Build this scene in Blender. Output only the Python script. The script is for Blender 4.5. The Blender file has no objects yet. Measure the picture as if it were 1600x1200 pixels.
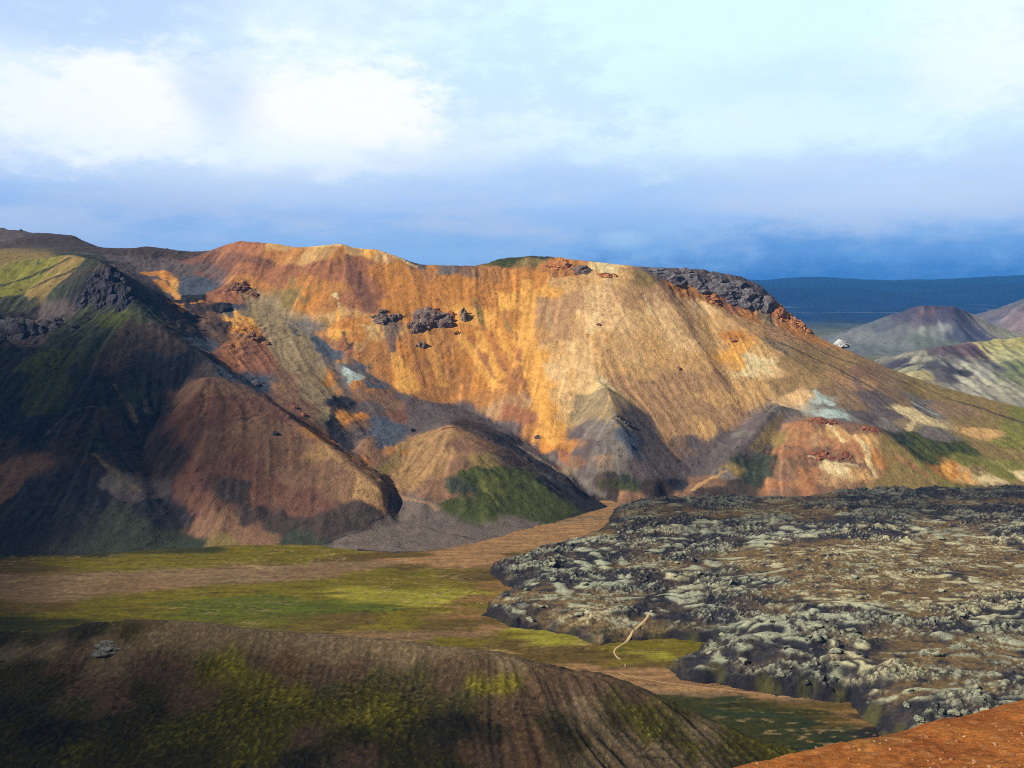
import bpy, math, random
import numpy as np
from mathutils import Vector
from mathutils.geometry import delaunay_2d_cdt
R = math.radians
SC = bpy.context.scene
COL = SC.collection

# ------------------------------------------------------------------ camera
CAM_Z, PITCH, F = 250.0, math.atan(170 / 1386.0), 1386.0      # F in photo pixels (1600 wide)
cam = bpy.data.cameras.new("camera"); cam.sensor_width = 36; cam.lens = 36 * F / 1600
cam.clip_start = 0.5; cam.clip_end = 60000
cam_o = bpy.data.objects.new("camera", cam); COL.objects.link(cam_o)
cam_o.location = (0, 0, CAM_Z); cam_o.rotation_euler = (R(90) - PITCH, 0, 0)
SC.camera = cam_o
SC.view_settings.view_transform = 'Standard'; SC.view_settings.look = 'None'
SC.render.engine = 'CYCLES'; SC.cycles.filter_width = 1.0; SC.cycles.use_denoising = False
SC.view_settings.gamma = 1; SC.view_settings.exposure = 0.58

# ------------------------------------------------------------------ sun
SUN = Vector((-0.78, -0.36, 0.55)).normalized()                # towards the sun
sun = bpy.data.lights.new("sun", 'SUN'); sun.energy = 5.0; sun.angle = R(0.5); sun.color = (1, 0.94, 0.84)
sun_o = bpy.data.objects.new("sun", sun); COL.objects.link(sun_o)
sun_o.rotation_euler = SUN.to_track_quat('Z', 'Y').to_euler()

# ------------------------------------------------------------------ node helper
class NT:
    def __init__(s, tree): s.t = tree; s.n = tree.nodes; s.l = tree.links
    def node(s, kind, **kw):
        n = s.n.new(kind)
        for k, v in kw.items(): setattr(n, k, v)
        return n
    def put(s, sock, v):
        if v is None: return
        if hasattr(v, 'is_linked') or isinstance(v, bpy.types.NodeSocket): s.l.new(v, sock)
        else: sock.default_value = v
    def math(s, op, a, b=None, c=None, clamp=False):
        n = s.node('ShaderNodeMath', operation=op, use_clamp=clamp)
        for i, v in enumerate((a, b, c)): s.put(n.inputs[i], v)
        return n.outputs[0]
    def mix(s, fac, a, b, blend='MIX'):
        n = s.node('ShaderNodeMix', data_type='RGBA', blend_type=blend)
        s.put(n.inputs[0], fac); s.put(n.inputs[6], a); s.put(n.inputs[7], b)
        return n.outputs[2]
    def noise(s, vec, scale, detail=4, rough=0.55, out=0):
        n = s.node('ShaderNodeTexNoise')
        s.put(n.inputs['Vector'], vec); n.inputs['Scale'].default_value = scale
        n.inputs['Detail'].default_value = detail; n.inputs['Roughness'].default_value = rough
        return n.outputs[out]
    def ramp(s, fac, stops, interp='LINEAR'):
        n = s.node('ShaderNodeValToRGB'); n.color_ramp.interpolation = interp
        e = n.color_ramp.elements
        while len(e) < len(stops): e.new(0.5)
        for el, (p, c) in zip(e, stops): el.position = p; el.color = (*c, 1)
        s.put(n.inputs[0], fac); return n.outputs[0]
    def range(s, v, a, b, c=0.0, d=1.0, smooth=True):
        n = s.node('ShaderNodeMapRange', interpolation_type='SMOOTHSTEP' if smooth else 'LINEAR')
        for i, x in enumerate((v, a, b, c, d)): s.put(n.inputs[i], x)
        return n.outputs[0]

# ------------------------------------------------------------------ world: broken cloud over a blue storm bank
world = bpy.data.worlds.new("World"); SC.world = world; world.use_nodes = True
w = NT(world.node_tree); w.n.clear()
SKY_K = 0.1
sky = w.node('ShaderNodeTexSky', sky_type='NISHITA', sun_disc=False)
sky.sun_elevation = math.asin(SUN.z); sky.sun_rotation = math.atan2(SUN.x, SUN.y)
tc = w.node('ShaderNodeTexCoord'); sep = w.node('ShaderNodeSeparateXYZ'); w.l.new(tc.outputs['Generated'], sep.inputs[0])
gen = tc.outputs['Generated']
az = w.math('ARCTAN2', sep.outputs[0], sep.outputs[1])
el = w.math('ARCSINE', sep.outputs[2])
mp = w.node('ShaderNodeMapping'); w.l.new(gen, mp.inputs[0]); mp.inputs['Scale'].default_value = (1, 1, 2.2)
n_big = w.noise(mp.outputs[0], 3.2, 7, 0.55)
n_fine = w.noise(mp.outputs[0], 9.0, 8, 0.6)
mp2 = w.node('ShaderNodeMapping'); w.l.new(gen, mp2.inputs[0]); mp2.inputs['Scale'].default_value = (1, 1, 6); mp2.inputs['Location'].default_value = (3, 1, 0)
n_str = w.noise(mp2.outputs[0], 5.0, 6, 0.5)
nw = w.math('SUBTRACT', w.noise(mp.outputs[0], 26.0, 8, 0.65), 0.5); nb = w.math('SUBTRACT', n_big, 0.5); nf = w.math('SUBTRACT', n_fine, 0.5); ns = w.math('SUBTRACT', n_str, 0.5)
e2 = w.math('ADD', el, w.math('MULTIPLY', nb, 0.10)); e2 = w.math('ADD', e2, w.math('MULTIPLY', ns, 0.10))
e2 = w.math('ADD', e2, w.math('MULTIPLY', nf, 0.05)); e2 = w.math('ADD', e2, w.math('MULTIPLY', nw, 0.02))
def srgb(*c): return tuple(((v / 255) / 12.92 if v <= 10 else ((v / 255 + 0.055) / 1.055) ** 2.4) for v in c)
f_el = w.math('DIVIDE', e2, 0.36, clamp=True)
grad = w.ramp(f_el, [(0.0, srgb(156, 198, 242)), (0.10, srgb(164, 200, 242)), (0.22, srgb(176, 206, 247)),
                     (0.34, srgb(196, 220, 250)), (0.48, srgb(208, 232, 253)), (0.80, srgb(220, 243, 255)), (1.0, srgb(214, 238, 255))])
def blob(u, v, ru, rv, soft=0.55):
    a = w.math('DIVIDE', w.math('SUBTRACT', az, math.atan((u - 800) / F)), ru / F)
    b = w.math('DIVIDE', w.math('SUBTRACT', el, (430 - v) / F), rv / F)
    d = w.math('SQRT', w.math('ADD', w.math('MULTIPLY', a, a), w.math('MULTIPLY', b, b)))
    d = w.math('ADD', d, w.math('MULTIPLY', nf, 2.2)); d = w.math('ADD', d, w.math('MULTIPLY', nb, 1.3)); d = w.math('ADD', d, w.math('MULTIPLY', nw, 1.5))
    return w.range(d, 1.0 + soft, 1.0 - soft)
col = grad
def lay(col, colour, amount, *b, **k):
    m = w.math('MULTIPLY', blob(*b, **k), amount)
    return w.mix(m, col, (*srgb(*colour), 1))
col = lay(col, (186, 208, 244), 0.85, 190, 60, 330, 80, soft=0.7)      # grey-lilac veil upper left
col = lay(col, (224, 255, 255), 0.75, 1100, 110, 520, 120, soft=0.9)   # pale glare upper right
col = lay(col, (132, 172, 228), 0.55, 230, 330, 330, 34, soft=0.9)
col = lay(col, (196, 214, 242), 0.5, 520, 318, 220, 16, soft=0.9)
col = lay(col, (150, 186, 236), 0.5, 900, 345, 300, 22, soft=0.9)
col = lay(col, (206, 222, 246), 0.45, 1330, 318, 240, 22, soft=0.9)
col = lay(col, (236, 246, 255), 0.8, 380, 225, 420, 62, soft=0.9)
col = lay(col, (252, 254, 255), 1.0, 222, 205, 112, 74, soft=0.4)
col = lay(col, (246, 251, 255), 0.85, 40, 205, 120, 60, soft=0.7)
col = lay(col, (255, 255, 255), 1.0, 535, 180, 145, 78, soft=0.4)
col = lay(col, (240, 250, 255), 0.8, 400, 252, 300, 22, soft=0.8)
col = lay(col, (176, 205, 246), 0.5, 352, 165, 46, 50, soft=0.9)       # grey gap between the puffs
col = lay(col, (236, 250, 255), 0.55, 520, 80, 150, 60, soft=0.8)
col = lay(col, (190, 214, 248), 0.35, 1230, 165, 160, 40, soft=0.9)
col = lay(col, (168, 200, 242), 0.5, 900, 290, 300, 36, soft=0.9)
col = lay(col, (232, 253, 255), 0.6, 1180, 225, 260, 40, soft=0.8)
col = lay(col, (255, 255, 255), 0.6, 1560, 130, 120, 60, soft=0.9)
col = lay(col, (190, 222, 250), 0.8, 975, 377, 34, 12, soft=0.6)       # small wisp over the ridge
col = lay(col, (74, 140, 212), 0.7, 1400, 405, 330, 40, soft=0.8)     # rain-dark bank at the right horizon
rag = w.math('MULTIPLY', w.range(w.math('ADD', n_str, w.math('MULTIPLY', nf, 0.5)), 0.46, 0.62), w.math('MULTIPLY', w.range(el, 0.15, 0.05), w.range(el, 0.012, 0.045)))
col = w.mix(w.math('MULTIPLY', rag, 0.5), col, (*srgb(196, 208, 232), 1))
rag2 = w.math('MULTIPLY', w.range(w.math('ADD', n_big, w.math('MULTIPLY', nw, 0.4)), 0.5, 0.66), w.range(el, 0.04, 0.14))
col = w.mix(w.math('MULTIPLY', rag2, 0.4), col, (*srgb(196, 216, 246), 1))
col = lay(col, (48, 106, 178), 0.9, 1420, 438, 480, 26, soft=0.9)
# unseen cloud overhead and behind the viewer, darkened to weaken the fill light
over = w.range(el, 0.34, 0.62)
back = w.range(sep.outputs[1], 0.62, 0.1)
dark = w.math('MAXIMUM', over, back)
col = w.mix(dark, col, (0.085, 0.088, 0.092, 1))
col10 = w.mix(1.0, col, (0.76 / SKY_K,) * 3 + (1,), 'MULTIPLY')
fin = w.mix(0.94, sky.outputs[0], col10)
bg = w.node('ShaderNodeBackground'); w.put(bg.inputs[0], fin); bg.inputs[1].default_value = SKY_K
wo = w.node('ShaderNodeOutputWorld'); w.l.new(bg.outputs[0], wo.inputs[0])

# ------------------------------------------------------------------ numpy noise
def _hash(ix, iy, iz, seed):
    h = (ix.astype(np.int64) * 374761393 + iy.astype(np.int64) * 668265263 + iz.astype(np.int64) * 2147483647 + seed * 144665) & 0xffffffff
    h = ((h ^ (h >> 13)) * 1274126177) & 0xffffffff
    h = ((h ^ (h >> 16)) * 2246822519) & 0xffffffff
    return ((h ^ (h >> 15)) & 0xffffff) / float(0xffffff)
def perlin(x, y, seed=0):
    x = np.asarray(x, float); y = np.asarray(y, float)
    ix = np.floor(x); iy = np.floor(y); fx = x - ix; fy = y - iy
    z0 = np.zeros_like(ix)
    def g(dx, dy):
        a = _hash(ix + dx, iy + dy, z0, seed) * (2 * math.pi)
        return np.cos(a) * (fx - dx) + np.sin(a) * (fy - dy)
    u = fx * fx * fx * (fx * (fx * 6 - 15) + 10); v = fy * fy * fy * (fy * (fy * 6 - 15) + 10)
    a = g(0, 0); b = g(1, 0); c = g(0, 1); d = g(1, 1)
    return ((a + u * (b - a)) * (1 - v) + (c + u * (d - c)) * v) * 1.5
def fbm(x, y, octv=4, seed=0, gain=0.5, ridge=False):
    s = 0; a = 1.0; n = 0
    for i in range(octv):
        p = perlin(x * 2 ** i + 17.3 * i, y * 2 ** i - 9.1 * i, seed + i)
        if ridge: p = 1 - 2 * np.abs(p)
        s = s + a * p; n += a; a *= gain
    return s / n
def noise3(p, seed=0):
    ip = np.floor(p); f = p - ip; u = f * f * (3 - 2 * f); r = 0
    for dx in (0, 1):
        for dy in (0, 1):
            for dz in (0, 1):
                h = _hash(ip[:, 0] + dx, ip[:, 1] + dy, ip[:, 2] + dz, seed)
                r = r + h * (u[:, 0] if dx else 1 - u[:, 0]) * (u[:, 1] if dy else 1 - u[:, 1]) * (u[:, 2] if dz else 1 - u[:, 2])
    return r * 2 - 1
def blur(a, s0, s1=None):
    s1 = s0 if s1 is None else s1
    for ax, s in ((0, s0), (1, s1)):
        if s <= 0: continue
        r = int(3 * s) + 1; k = np.exp(-0.5 * (np.arange(-r, r + 1) / s) ** 2); k /= k.sum()
        p = np.pad(a, [(r, r) if i == ax else (0, 0) for i in (0, 1)], mode='edge')
        out = np.zeros_like(a)
        for i, kv in enumerate(k):
            out += kv * (p[i:i + a.shape[0], :] if ax == 0 else p[:, i:i + a.shape[1]])
        a = out
    return a
def sstep(x, a, b):
    t = np.clip((x - a) / (b - a), 0, 1); return t * t * (3 - 2 * t)

# ------------------------------------------------------------------ places: a direction and a distance give a point on the land
CP, SP = math.cos(PITCH), math.sin(PITCH)
def ray(u, v):
    xr = (u - 800) / F; yr = (600 - v) / F
    return np.array((xr, CP + yr * SP, -SP + yr * CP))
def at(u, v, Y):
    d = ray(u, v); return np.array((0, 0, CAM_Z)) + d * (Y / d[1])
def at_z(u, v, z=0.0):
    d = ray(u, v); return np.array((0, 0, CAM_Z)) + d * ((z - CAM_Z) / d[2])

class Field:
    """a heightfield on a rectangular x/y lattice"""
    def __init__(s, xs, ys): s.xs = xs; s.ys = ys; s.X, s.Y = np.meshgrid(xs, ys); s.Z = np.zeros_like(s.X)
    def from_points(s, pts):
        pts = np.array(pts)
        res = delaunay_2d_cdt([Vector((p[0], p[1])) for p in pts], [], [], 0, 0.01)
        vs, faces, orig = res[0], res[2], res[3]
        z = np.array([pts[o[0]][2] if len(o) else 0 for o in orig])
        V = np.array([(q.x, q.y) for q in vs]); s.Z[:] = np.nan
        for f in faces:
            a, b, c = V[f[0]], V[f[1]], V[f[2]]
            i0, i1 = np.searchsorted(s.xs, (min(a[0], b[0], c[0]), max(a[0], b[0], c[0])))
            j0, j1 = np.searchsorted(s.ys, (min(a[1], b[1], c[1]), max(a[1], b[1], c[1])))
            if i1 <= i0 or j1 <= j0: continue
            i1 += 1; j1 += 1
            X = s.X[j0:j1, i0:i1]; Y = s.Y[j0:j1, i0:i1]
            den = (b[1] - c[1]) * (a[0] - c[0]) + (c[0] - b[0]) * (a[1] - c[1])
            if abs(den) < 1e-9: continue
            l0 = ((b[1] - c[1]) * (X - c[0]) + (c[0] - b[0]) * (Y - c[1])) / den
            l1 = ((c[1] - a[1]) * (X - c[0]) + (a[0] - c[0]) * (Y - c[1])) / den
            l2 = 1 - l0 - l1
            m = (l0 >= -1e-6) & (l1 >= -1e-6) & (l2 >= -1e-6)
            s.Z[j0:j1, i0:i1][m] = (l0 * z[f[0]] + l1 * z[f[1]] + l2 * z[f[2]])[m]
        s.Z[np.isnan(s.Z)] = np.nanmin(s.Z)
    def idx(s, x, y):
        return np.interp(x, s.xs, np.arange(len(s.xs))), np.interp(y, s.ys, np.arange(len(s.ys)))
    def sample(s, x, y, A=None):
        A = s.Z if A is None else A
        fi, fj = s.idx(x, y)
        i = np.clip(fi.astype(int), 0, A.shape[1] - 2); j = np.clip(fj.astype(int), 0, A.shape[0] - 2)
        a = fi - i; b = fj - j
        return (A[j, i] * (1 - a) + A[j, i + 1] * a) * (1 - b) + (A[j + 1, i] * (1 - a) + A[j + 1, i + 1] * a) * b
    def hit(s, u, v, y0, y1, n=900):
        d = ray(u, v); Y = np.linspace(y0, y1, n); t = Y / d[1]
        x = d[0] * t; z = CAM_Z + d[2] * t
        k = np.nonzero(s.sample(x, Y) >= z)[0]
        i = k[0] if len(k) else n - 1
        return np.array((x[i], Y[i], float(s.sample(x[i:i + 1], Y[i:i + 1])[0])))
    def flow(s, N, dist, step, sm):
        """noise drawn out along the fall line, so streaks run downhill"""
        Zs = blur(s.Z, sm); gy, gx = np.gradient(Zs, s.ys, s.xs)
        m = np.hypot(gx, gy) + 1e-4; gx /= m; gy /= m
        acc = N.copy(); cnt = 1.0
        for sg in (1, -1):
            x = s.X.copy(); y = s.Y.copy()
            for k in range(int(dist / step)):
                fi, fj = s.idx(x, y); i = np.rint(fi).astype(int); j = np.rint(fj).astype(int)
                x += sg * step * gx[j, i]; y += sg * step * gy[j, i]
                fi, fj = s.idx(x, y)
                wgt = 1 - k / (dist / step)
                acc += wgt * N[np.rint(fj).astype(int), np.rint(fi).astype(int)]; 
                if sg == 1: cnt += 2 * wgt
        acc /= cnt
        return acc / (acc.std() + 1e-9)

def blend_soil(px, py, pz, pts, cols, power=3.5, aniso=(1, 1, 1)):
    shp = px.shape; P = np.stack([px.ravel() * aniso[0], py.ravel() * aniso[1], pz.ravel() * aniso[2]], 1).astype(np.float32)
    Q = (np.array(pts) * np.array(aniso)).astype(np.float32); Cc = np.array(cols, np.float32)
    out = np.zeros((len(P), Cc.shape[1]), np.float32)
    for a in range(0, len(P), 60000):
        p = P[a:a + 60000]
        d = (p * p).sum(1)[:, None] + (Q * Q).sum(1)[None] - 2 * p @ Q.T
        wt = 1.0 / (np.maximum(d, 0) + 20.0) ** (power / 2 * 1.0)
        wt = wt ** 1.3
        out[a:a + 60000] = (wt @ Cc) / wt.sum(1)[:, None]
    return out.reshape(shp + (Cc.shape[1],))

def line_pts(pl, gap=14):
    out = []
    for a, b in zip(pl[:-1], pl[1:]):
        a = np.array(a, float); b = np.array(b, float); n = max(1, int(np.linalg.norm((b - a)[:2]) / gap))
        for k in range(n): out.append(a + (b - a) * k / n)
    out.append(np.array(pl[-1], float)); return out

# ------------------------------------------------------------------ mesh helpers
def tag(o, label=None, cat=None, group=None, kind=None):
    for k, v in (('label', label), ('category', cat), ('group', group), ('kind', kind)):
        if v: o[k] = v
    return o
def grid_obj(name, X, Y, Z, mat, soil=None, extra=None, smooth=True):
    nr, nc = X.shape
    co = np.stack([X, Y, Z], -1).reshape(-1, 3).astype(np.float32)
    i = np.arange(nr * nc).reshape(nr, nc)
    q = np.stack([i[:-1, :-1], i[:-1, 1:], i[1:, 1:], i[1:, :-1]], -1).reshape(-1, 4)
    return raw_obj(name, co, q, mat, soil, extra, smooth)
def raw_obj(name, co, faces, mat, soil=None, extra=None, smooth=True):
    me = bpy.data.meshes.new(name); k = faces.shape[1]; nf = len(faces)
    me.vertices.add(len(co)); me.vertices.foreach_set('co', np.ascontiguousarray(co, np.float32).ravel())
    me.loops.add(nf * k); me.loops.foreach_set('vertex_index', faces.ravel().astype(np.int32))
    me.polygons.add(nf); me.polygons.foreach_set('loop_start', np.arange(0, nf * k, k, dtype=np.int32))
    me.polygons.foreach_set('loop_total', np.full(nf, k, np.int32))
    me.polygons.foreach_set('use_smooth', np.full(nf, smooth, bool))
    me.update(calc_edges=True)
    if soil is not None:
        at_ = me.attributes.new('soil', 'FLOAT_COLOR', 'POINT')
        c = np.ones((len(co), 4), np.float32); c[:, :3] = soil.reshape(-1, 3); at_.data.foreach_set('color', c.ravel())
    for nm, a in (extra or {}).items():
        at_ = me.attributes.new(nm, 'FLOAT', 'POINT'); at_.data.foreach_set('value', a.ravel().astype(np.float32))
    me.materials.append(mat)
    o = bpy.data.objects.new(name, me); COL.objects.link(o); return o

# ------------------------------------------------------------------ materials
def earth_material(name, grain=(0.35, 2.5), var=0.35, bump=0.6, bump_d=1.0, speck=0.0, rough=0.95):
    m = bpy.data.materials.new(name); m.use_nodes = True; t = NT(m.node_tree)
    bs = t.n['Principled BSDF']; bs.inputs['Roughness'].default_value = rough; bs.inputs['Specular IOR Level'].default_value = 0.12
    a = t.node('ShaderNodeAttribute', attribute_name='soil')
    tcn = t.node('ShaderNodeTexCoord'); ob = tcn.outputs['Object']
    n1 = t.noise(ob, grain[0], 6, 0.65); n2 = t.noise(ob, grain[1], 5, 0.65)
    k = t.math('ADD', t.math('MULTIPLY', t.math('SUBTRACT', n1, 0.5), var * 2.2), t.math('MULTIPLY', t.math('SUBTRACT', n2, 0.5), var * 1.6))
    k = t.math('ADD', k, 1.0)
    n3 = t.noise(ob, grain[1] * 0.55, 4, 0.7); n4 = t.noise(ob, grain[0] * 0.6, 3, 0.5)
    sp_d = t.math('MULTIPLY', t.range(n3, 0.57, 0.68), t.range(n4, 0.42, 0.62)); sp_l = t.math('MULTIPLY', t.range(n3, 0.40, 0.30), t.range(n4, 0.58, 0.40))
    k = t.math('ADD', k, t.math('MULTIPLY', sp_l, 0.45)); k = t.math('SUBTRACT', k, t.math('MULTIPLY', sp_d, 0.60))
    k = t.math('MAXIMUM', k, 0.18)
    cb = t.node('ShaderNodeCombineColor')
    for i in range(3): t.put(cb.inputs[i], k)
    c = t.mix(1.0, a.outputs['Color'], cb.outputs[0], 'MULTIPLY')
    if speck:
        vo = t.node('ShaderNodeTexVoronoi'); t.put(vo.inputs['Vector'], ob); vo.inputs['Scale'].default_value = grain[1] * 0.8
        sm = t.math('MULTIPLY', t.range(vo.outputs['Distance'], 0.32, 0.18), t.range(t.noise(ob, grain[0] * 0.5, 3), 0.45, 0.6))
        c = t.mix(t.math('MULTIPLY', sm, speck), c, (0.02, 0.018, 0.014, 1))
    t.put(bs.inputs['Base Color'], c)
    bn = t.node('ShaderNodeBump'); bn.inputs['Strength'].default_value = bump; bn.inputs['Distance'].default_value = bump_d
    t.put(bn.inputs['Height'], t.math('ADD', n1, t.math('MULTIPLY', n2, 0.5))); t.put(bs.inputs['Normal'], bn.outputs[0])
    return m
def rock_material(name, c1, c2, c3, scale=0.12, top=None):
    m = bpy.data.materials.new(name); m.use_nodes = True; t = NT(m.node_tree)
    bs = t.n['Principled BSDF']; bs.inputs['Roughness'].default_value = 0.92; bs.inputs['Specular IOR Level'].default_value = 0.15
    ge = t.node('ShaderNodeNewGeometry'); po = ge.outputs['Position']
    n1 = t.noise(po, scale, 6, 0.65); n2 = t.noise(po, scale * 6, 6, 0.7)
    f = t.math('ADD', t.math('MULTIPLY', n1, 0.6), t.math('MULTIPLY', n2, 0.4))
    c = t.ramp(f, [(0.36, c1), (0.5, c2), (0.64, c3)])
    if top:
        nz = t.node('ShaderNodeSeparateXYZ'); t.l.new(ge.outputs['Normal'], nz.inputs[0])
        tm = t.range(t.math('ADD', nz.outputs[2], t.math('MULTIPLY', t.math('SUBTRACT', n2, 0.5), 1.2)), 0.55, 0.85)
        c = t.mix(tm, c, (*top, 1))
    t.put(bs.inputs['Base Color'], c)
    bn = t.node('ShaderNodeBump'); bn.inputs['Strength'].default_value = 0.8; bn.inputs['Distance'].default_value = 0.25 / scale * 0.12
    t.put(bn.inputs['Height'], f); t.put(bs.inputs['Normal'], bn.outputs[0])
    return m

# soils (linear base colours)
SOIL = {
 'OR': (0.43, 0.180, 0.040), 'YO': (0.60, 0.300, 0.066), 'OB': (0.37, 0.165, 0.048), 'RU': (0.28, 0.118, 0.055), 'TA': (0.49, 0.290, 0.112),
 'PT': (0.58, 0.375, 0.172), 'PK': (0.36, 0.208, 0.098), 'GT': (0.25, 0.185, 0.100), 'GR': (0.155, 0.130, 0.110), 'BG': (0.065, 0.078, 0.100),
 'PG': (0.100, 0.078, 0.074), 'DB': (0.055, 0.039, 0.031), 'BK': (0.024, 0.023, 0.026), 'MG': (0.052, 0.060, 0.016),
 'YG': (0.16, 0.150, 0.030), 'OL': (0.20, 0.140, 0.048), 'PA': (0.33, 0.40, 0.36), 'CR': (0.60, 0.47, 0.24),
 'RB': (0.150, 0.072, 0.046), 'BR': (0.190, 0.105, 0.060), 'DG': (0.038, 0.044, 0.028), 'RH': (0.32, 0.148, 0.066), 'TB': (0.30, 0.175, 0.075), 'GV': (0.135, 0.105, 0.085), 'OT': (0.27, 0.170, 0.068), 'PM': (0.21, 0.135, 0.072),
}

# ================================================================== THE MOUNTAIN
xs = np.arange(-1000, 1000.1, 1.9)
ys = np.concatenate([np.arange(770, 1470, 1.7), np.linspace(1472, 1700, 60), np.linspace(1710, 2100, 30)])
M = Field(xs, ys)
G = lambda u, v, z=0.0: tuple(at_z(u, v, z))
A = lambda *p: tuple(at(*p))
pts = []
def L(*pl, gap=14): pts.extend(line_pts([A(*p) for p in pl], gap))
# foot of the slopes
foot = [G(-400, 880), G(-150, 872), G(0, 866), G(100, 868), G(200, 862), G(300, 856), G(350, 852), G(420, 851), G(500, 852), G(560, 860), G(640, 863), G(720, 856),
        G(830, 826), G(900, 806), G(950, 792), G(1000, 786), G(1060, 784), G(1180, 780), G(1280, 780), G(1400, 776), G(1500, 774), G(1600, 770), G(1800, 762), G(2050, 756)]
pts += line_pts(foot, 14)
pts += [(p[0], p[1] - 60, -14) for p in line_pts(foot, 40)]
# skyline
L((-500, 350, 1450), (-200, 345, 1600), (0, 355, 1650), (50, 362, 1650), (110, 366, 1640), (130, 377, 1600), (160, 387, 1560), (200, 388, 1520), (235, 384, 1500), (290, 391, 1480), (330, 391, 1465))
crest = [(330, 391, 1465), (345, 384, 1450), (375, 374, 1430), (400, 377, 1420), (440, 381, 1410), (470, 388, 1405), (480, 384, 1400), (535, 379, 1390), (560, 387, 1390), (590, 389, 1385), (620, 400, 1380),
         (650, 411, 1375), (700, 414, 1380), (750, 419, 1380), (790, 424, 1380), (840, 426, 1375), (880, 433, 1360), (920, 438, 1350), (985, 438, 1350), (1030, 441, 1360),
         (1060, 456, 1370), (1110, 472, 1380), (1150, 487, 1385), (1200, 502, 1390), (1240, 514, 1395), (1280, 529, 1390), (1330, 549, 1370), (1400, 580, 1330),
         (1480, 606, 1290), (1600, 637, 1220), (1750, 675, 1150), (1950, 720, 1060)]
L(*crest, gap=8)
rim = [(740, 415, 1415), (750, 413, 1425), (790, 403, 1440), (830, 399, 1440), (880, 403, 1420), (930, 409, 1405), (1000, 416, 1400), (1050, 419, 1400), (1100, 421, 1412), (1150, 431, 1420), (1185, 444, 1424),
       (1205, 461, 1424), (1230, 486, 1420), (1270, 522, 1408)]
L(*rim, gap=8)
for p in line_pts([A(*p) for p in rim], 25): pts.append((p[0] * 1.03, p[1] + 70, p[2] - 12)); pts.append((p[0] * 1.08, p[1] + 260, p[2] - 150))
for p in line_pts([A(*q) for q in crest[:14]], 30): pts.append((p[0] * 1.02, p[1] + 90, p[2] - 45)); pts.append((p[0] * 1.08, p[1] + 330, p[2] - 170))
for p in line_pts([A(*q) for q in crest[25:]], 30): pts.append((p[0] * 1.08, p[1] + 90, p[2] - 55)); pts.append((p[0] * 1.2, p[1] + 240, max(-20, p[2] - 170)))
pts += [(-1000, 2100, 100), (-500, 2100, 60), (0, 2100, 10), (500, 2100, -20), (1000, 2100, -20), (1000, 1500, -20), (1000, 770, -20), (-1000, 770, -20), (-1000, 1800, 150)]
# left dark mountain: green shoulder, cliff, falling ridge
L((-400, 395, 1250), (-150, 400, 1260), (0, 412, 1270), (60, 404, 1270), (110, 398, 1260), (150, 405, 1210), (172, 421, 1165))
L((-150, 385, 1420), (0, 388, 1440), (100, 386, 1440), (170, 396, 1430), (215, 415, 1390))
L((172, 421, 1165), (206, 468, 1125), (260, 520, 1090), (330, 565, 1062), (362, 586, 1052))
L((40, 470, 1180), (90, 452, 1175), (130, 432, 1170), (172, 421, 1165))
L((40, 500, 1150), (95, 490, 1148), (140, 484, 1142), (168, 482, 1138), (200, 480, 1122))
L((0, 500, 1140), (-150, 480, 1150), (-350, 480, 1100))
L((150, 560, 1040), (160, 640, 965), (130, 735, 880), (110, 800, 835))
L((50, 570, 1030), (60, 640, 965), (75, 720, 895))
L((15, 600, 1000), (10, 680, 930), (-30, 780, 850))
L((-90, 600, 1000), (-80, 700, 910), (-60, 800, 840))
L((215, 560, 1050), (205, 650, 975), (190, 720, 905), (230, 790, 850))
L((290, 590, 1035), (265, 640, 998), (225, 692, 948), (240, 760, 888), (300, 836, 824))
# brown cone on the left and its lit edge
L((362, 586, 1052), (340, 588, 1030), (322, 590, 1012), (300, 625, 975), (290, 680, 930), (320, 760, 870), (360, 830, 822))
L((322, 590, 1012), (380, 660, 955), (420, 740, 895), (450, 810, 845))
L((362, 586, 1052), (440, 640, 990), (482, 672, 962), (540, 715, 925), (594, 762, 884), (602, 797, 866))
L((470, 720, 915), (520, 780, 870), (560, 825, 838))
# gully behind that edge, down to the fan
L((270, 480, 1220), (300, 502, 1188), (340, 556, 1110), (400, 604, 1060), (462, 650, 1006), (524, 695, 985), (590, 739, 928), (611, 770, 897), (610, 790, 880))
pts += line_pts([A(615, 778, 905), A(622, 815, 865), G(640, 863)], 10)
# saddle with the orange bowl
L((215, 420, 1385), (250, 445, 1320), (270, 480, 1222)); L((330, 420, 1400), (310, 450, 1320), (290, 480, 1230)); L((250, 410, 1420), (290, 425, 1390))
# tan and grey spur in front of the face
L((345, 446, 1340), (362, 437, 1335), (385, 445, 1325), (400, 464, 1300), (450, 492, 1258), (500, 530, 1208), (545, 574, 1160), (590, 603, 1134))
L((362, 437, 1335), (345, 476, 1262), (352, 540, 1140), (400, 594, 1078)); L((400, 464, 1300), (420, 540, 1170), (470, 620, 1060))
L((375, 500, 1225), (392, 550, 1140), (430, 610, 1065))
L((545, 574, 1160), (530, 620, 1088), (522, 650, 1040), (524, 692, 990))
# grey dome below the face and its long right shoulder
dome = [(545, 608, 1112), (590, 603, 1134), (640, 612, 1140), (700, 628, 1142), (760, 653, 1110), (800, 674, 1080), (850, 711, 1042), (900, 747, 1002), (948, 786, 968)]
L(*dome)
L((600, 640, 1085), (570, 680, 1020), (550, 700, 985)); L((640, 650, 1075), (650, 680, 1030)); L((700, 650, 1085), (705, 664, 1034))
L((575, 684, 1002), (577, 705, 972), (578, 735, 945)); L((608, 690, 1005), (600, 720, 965))
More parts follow.
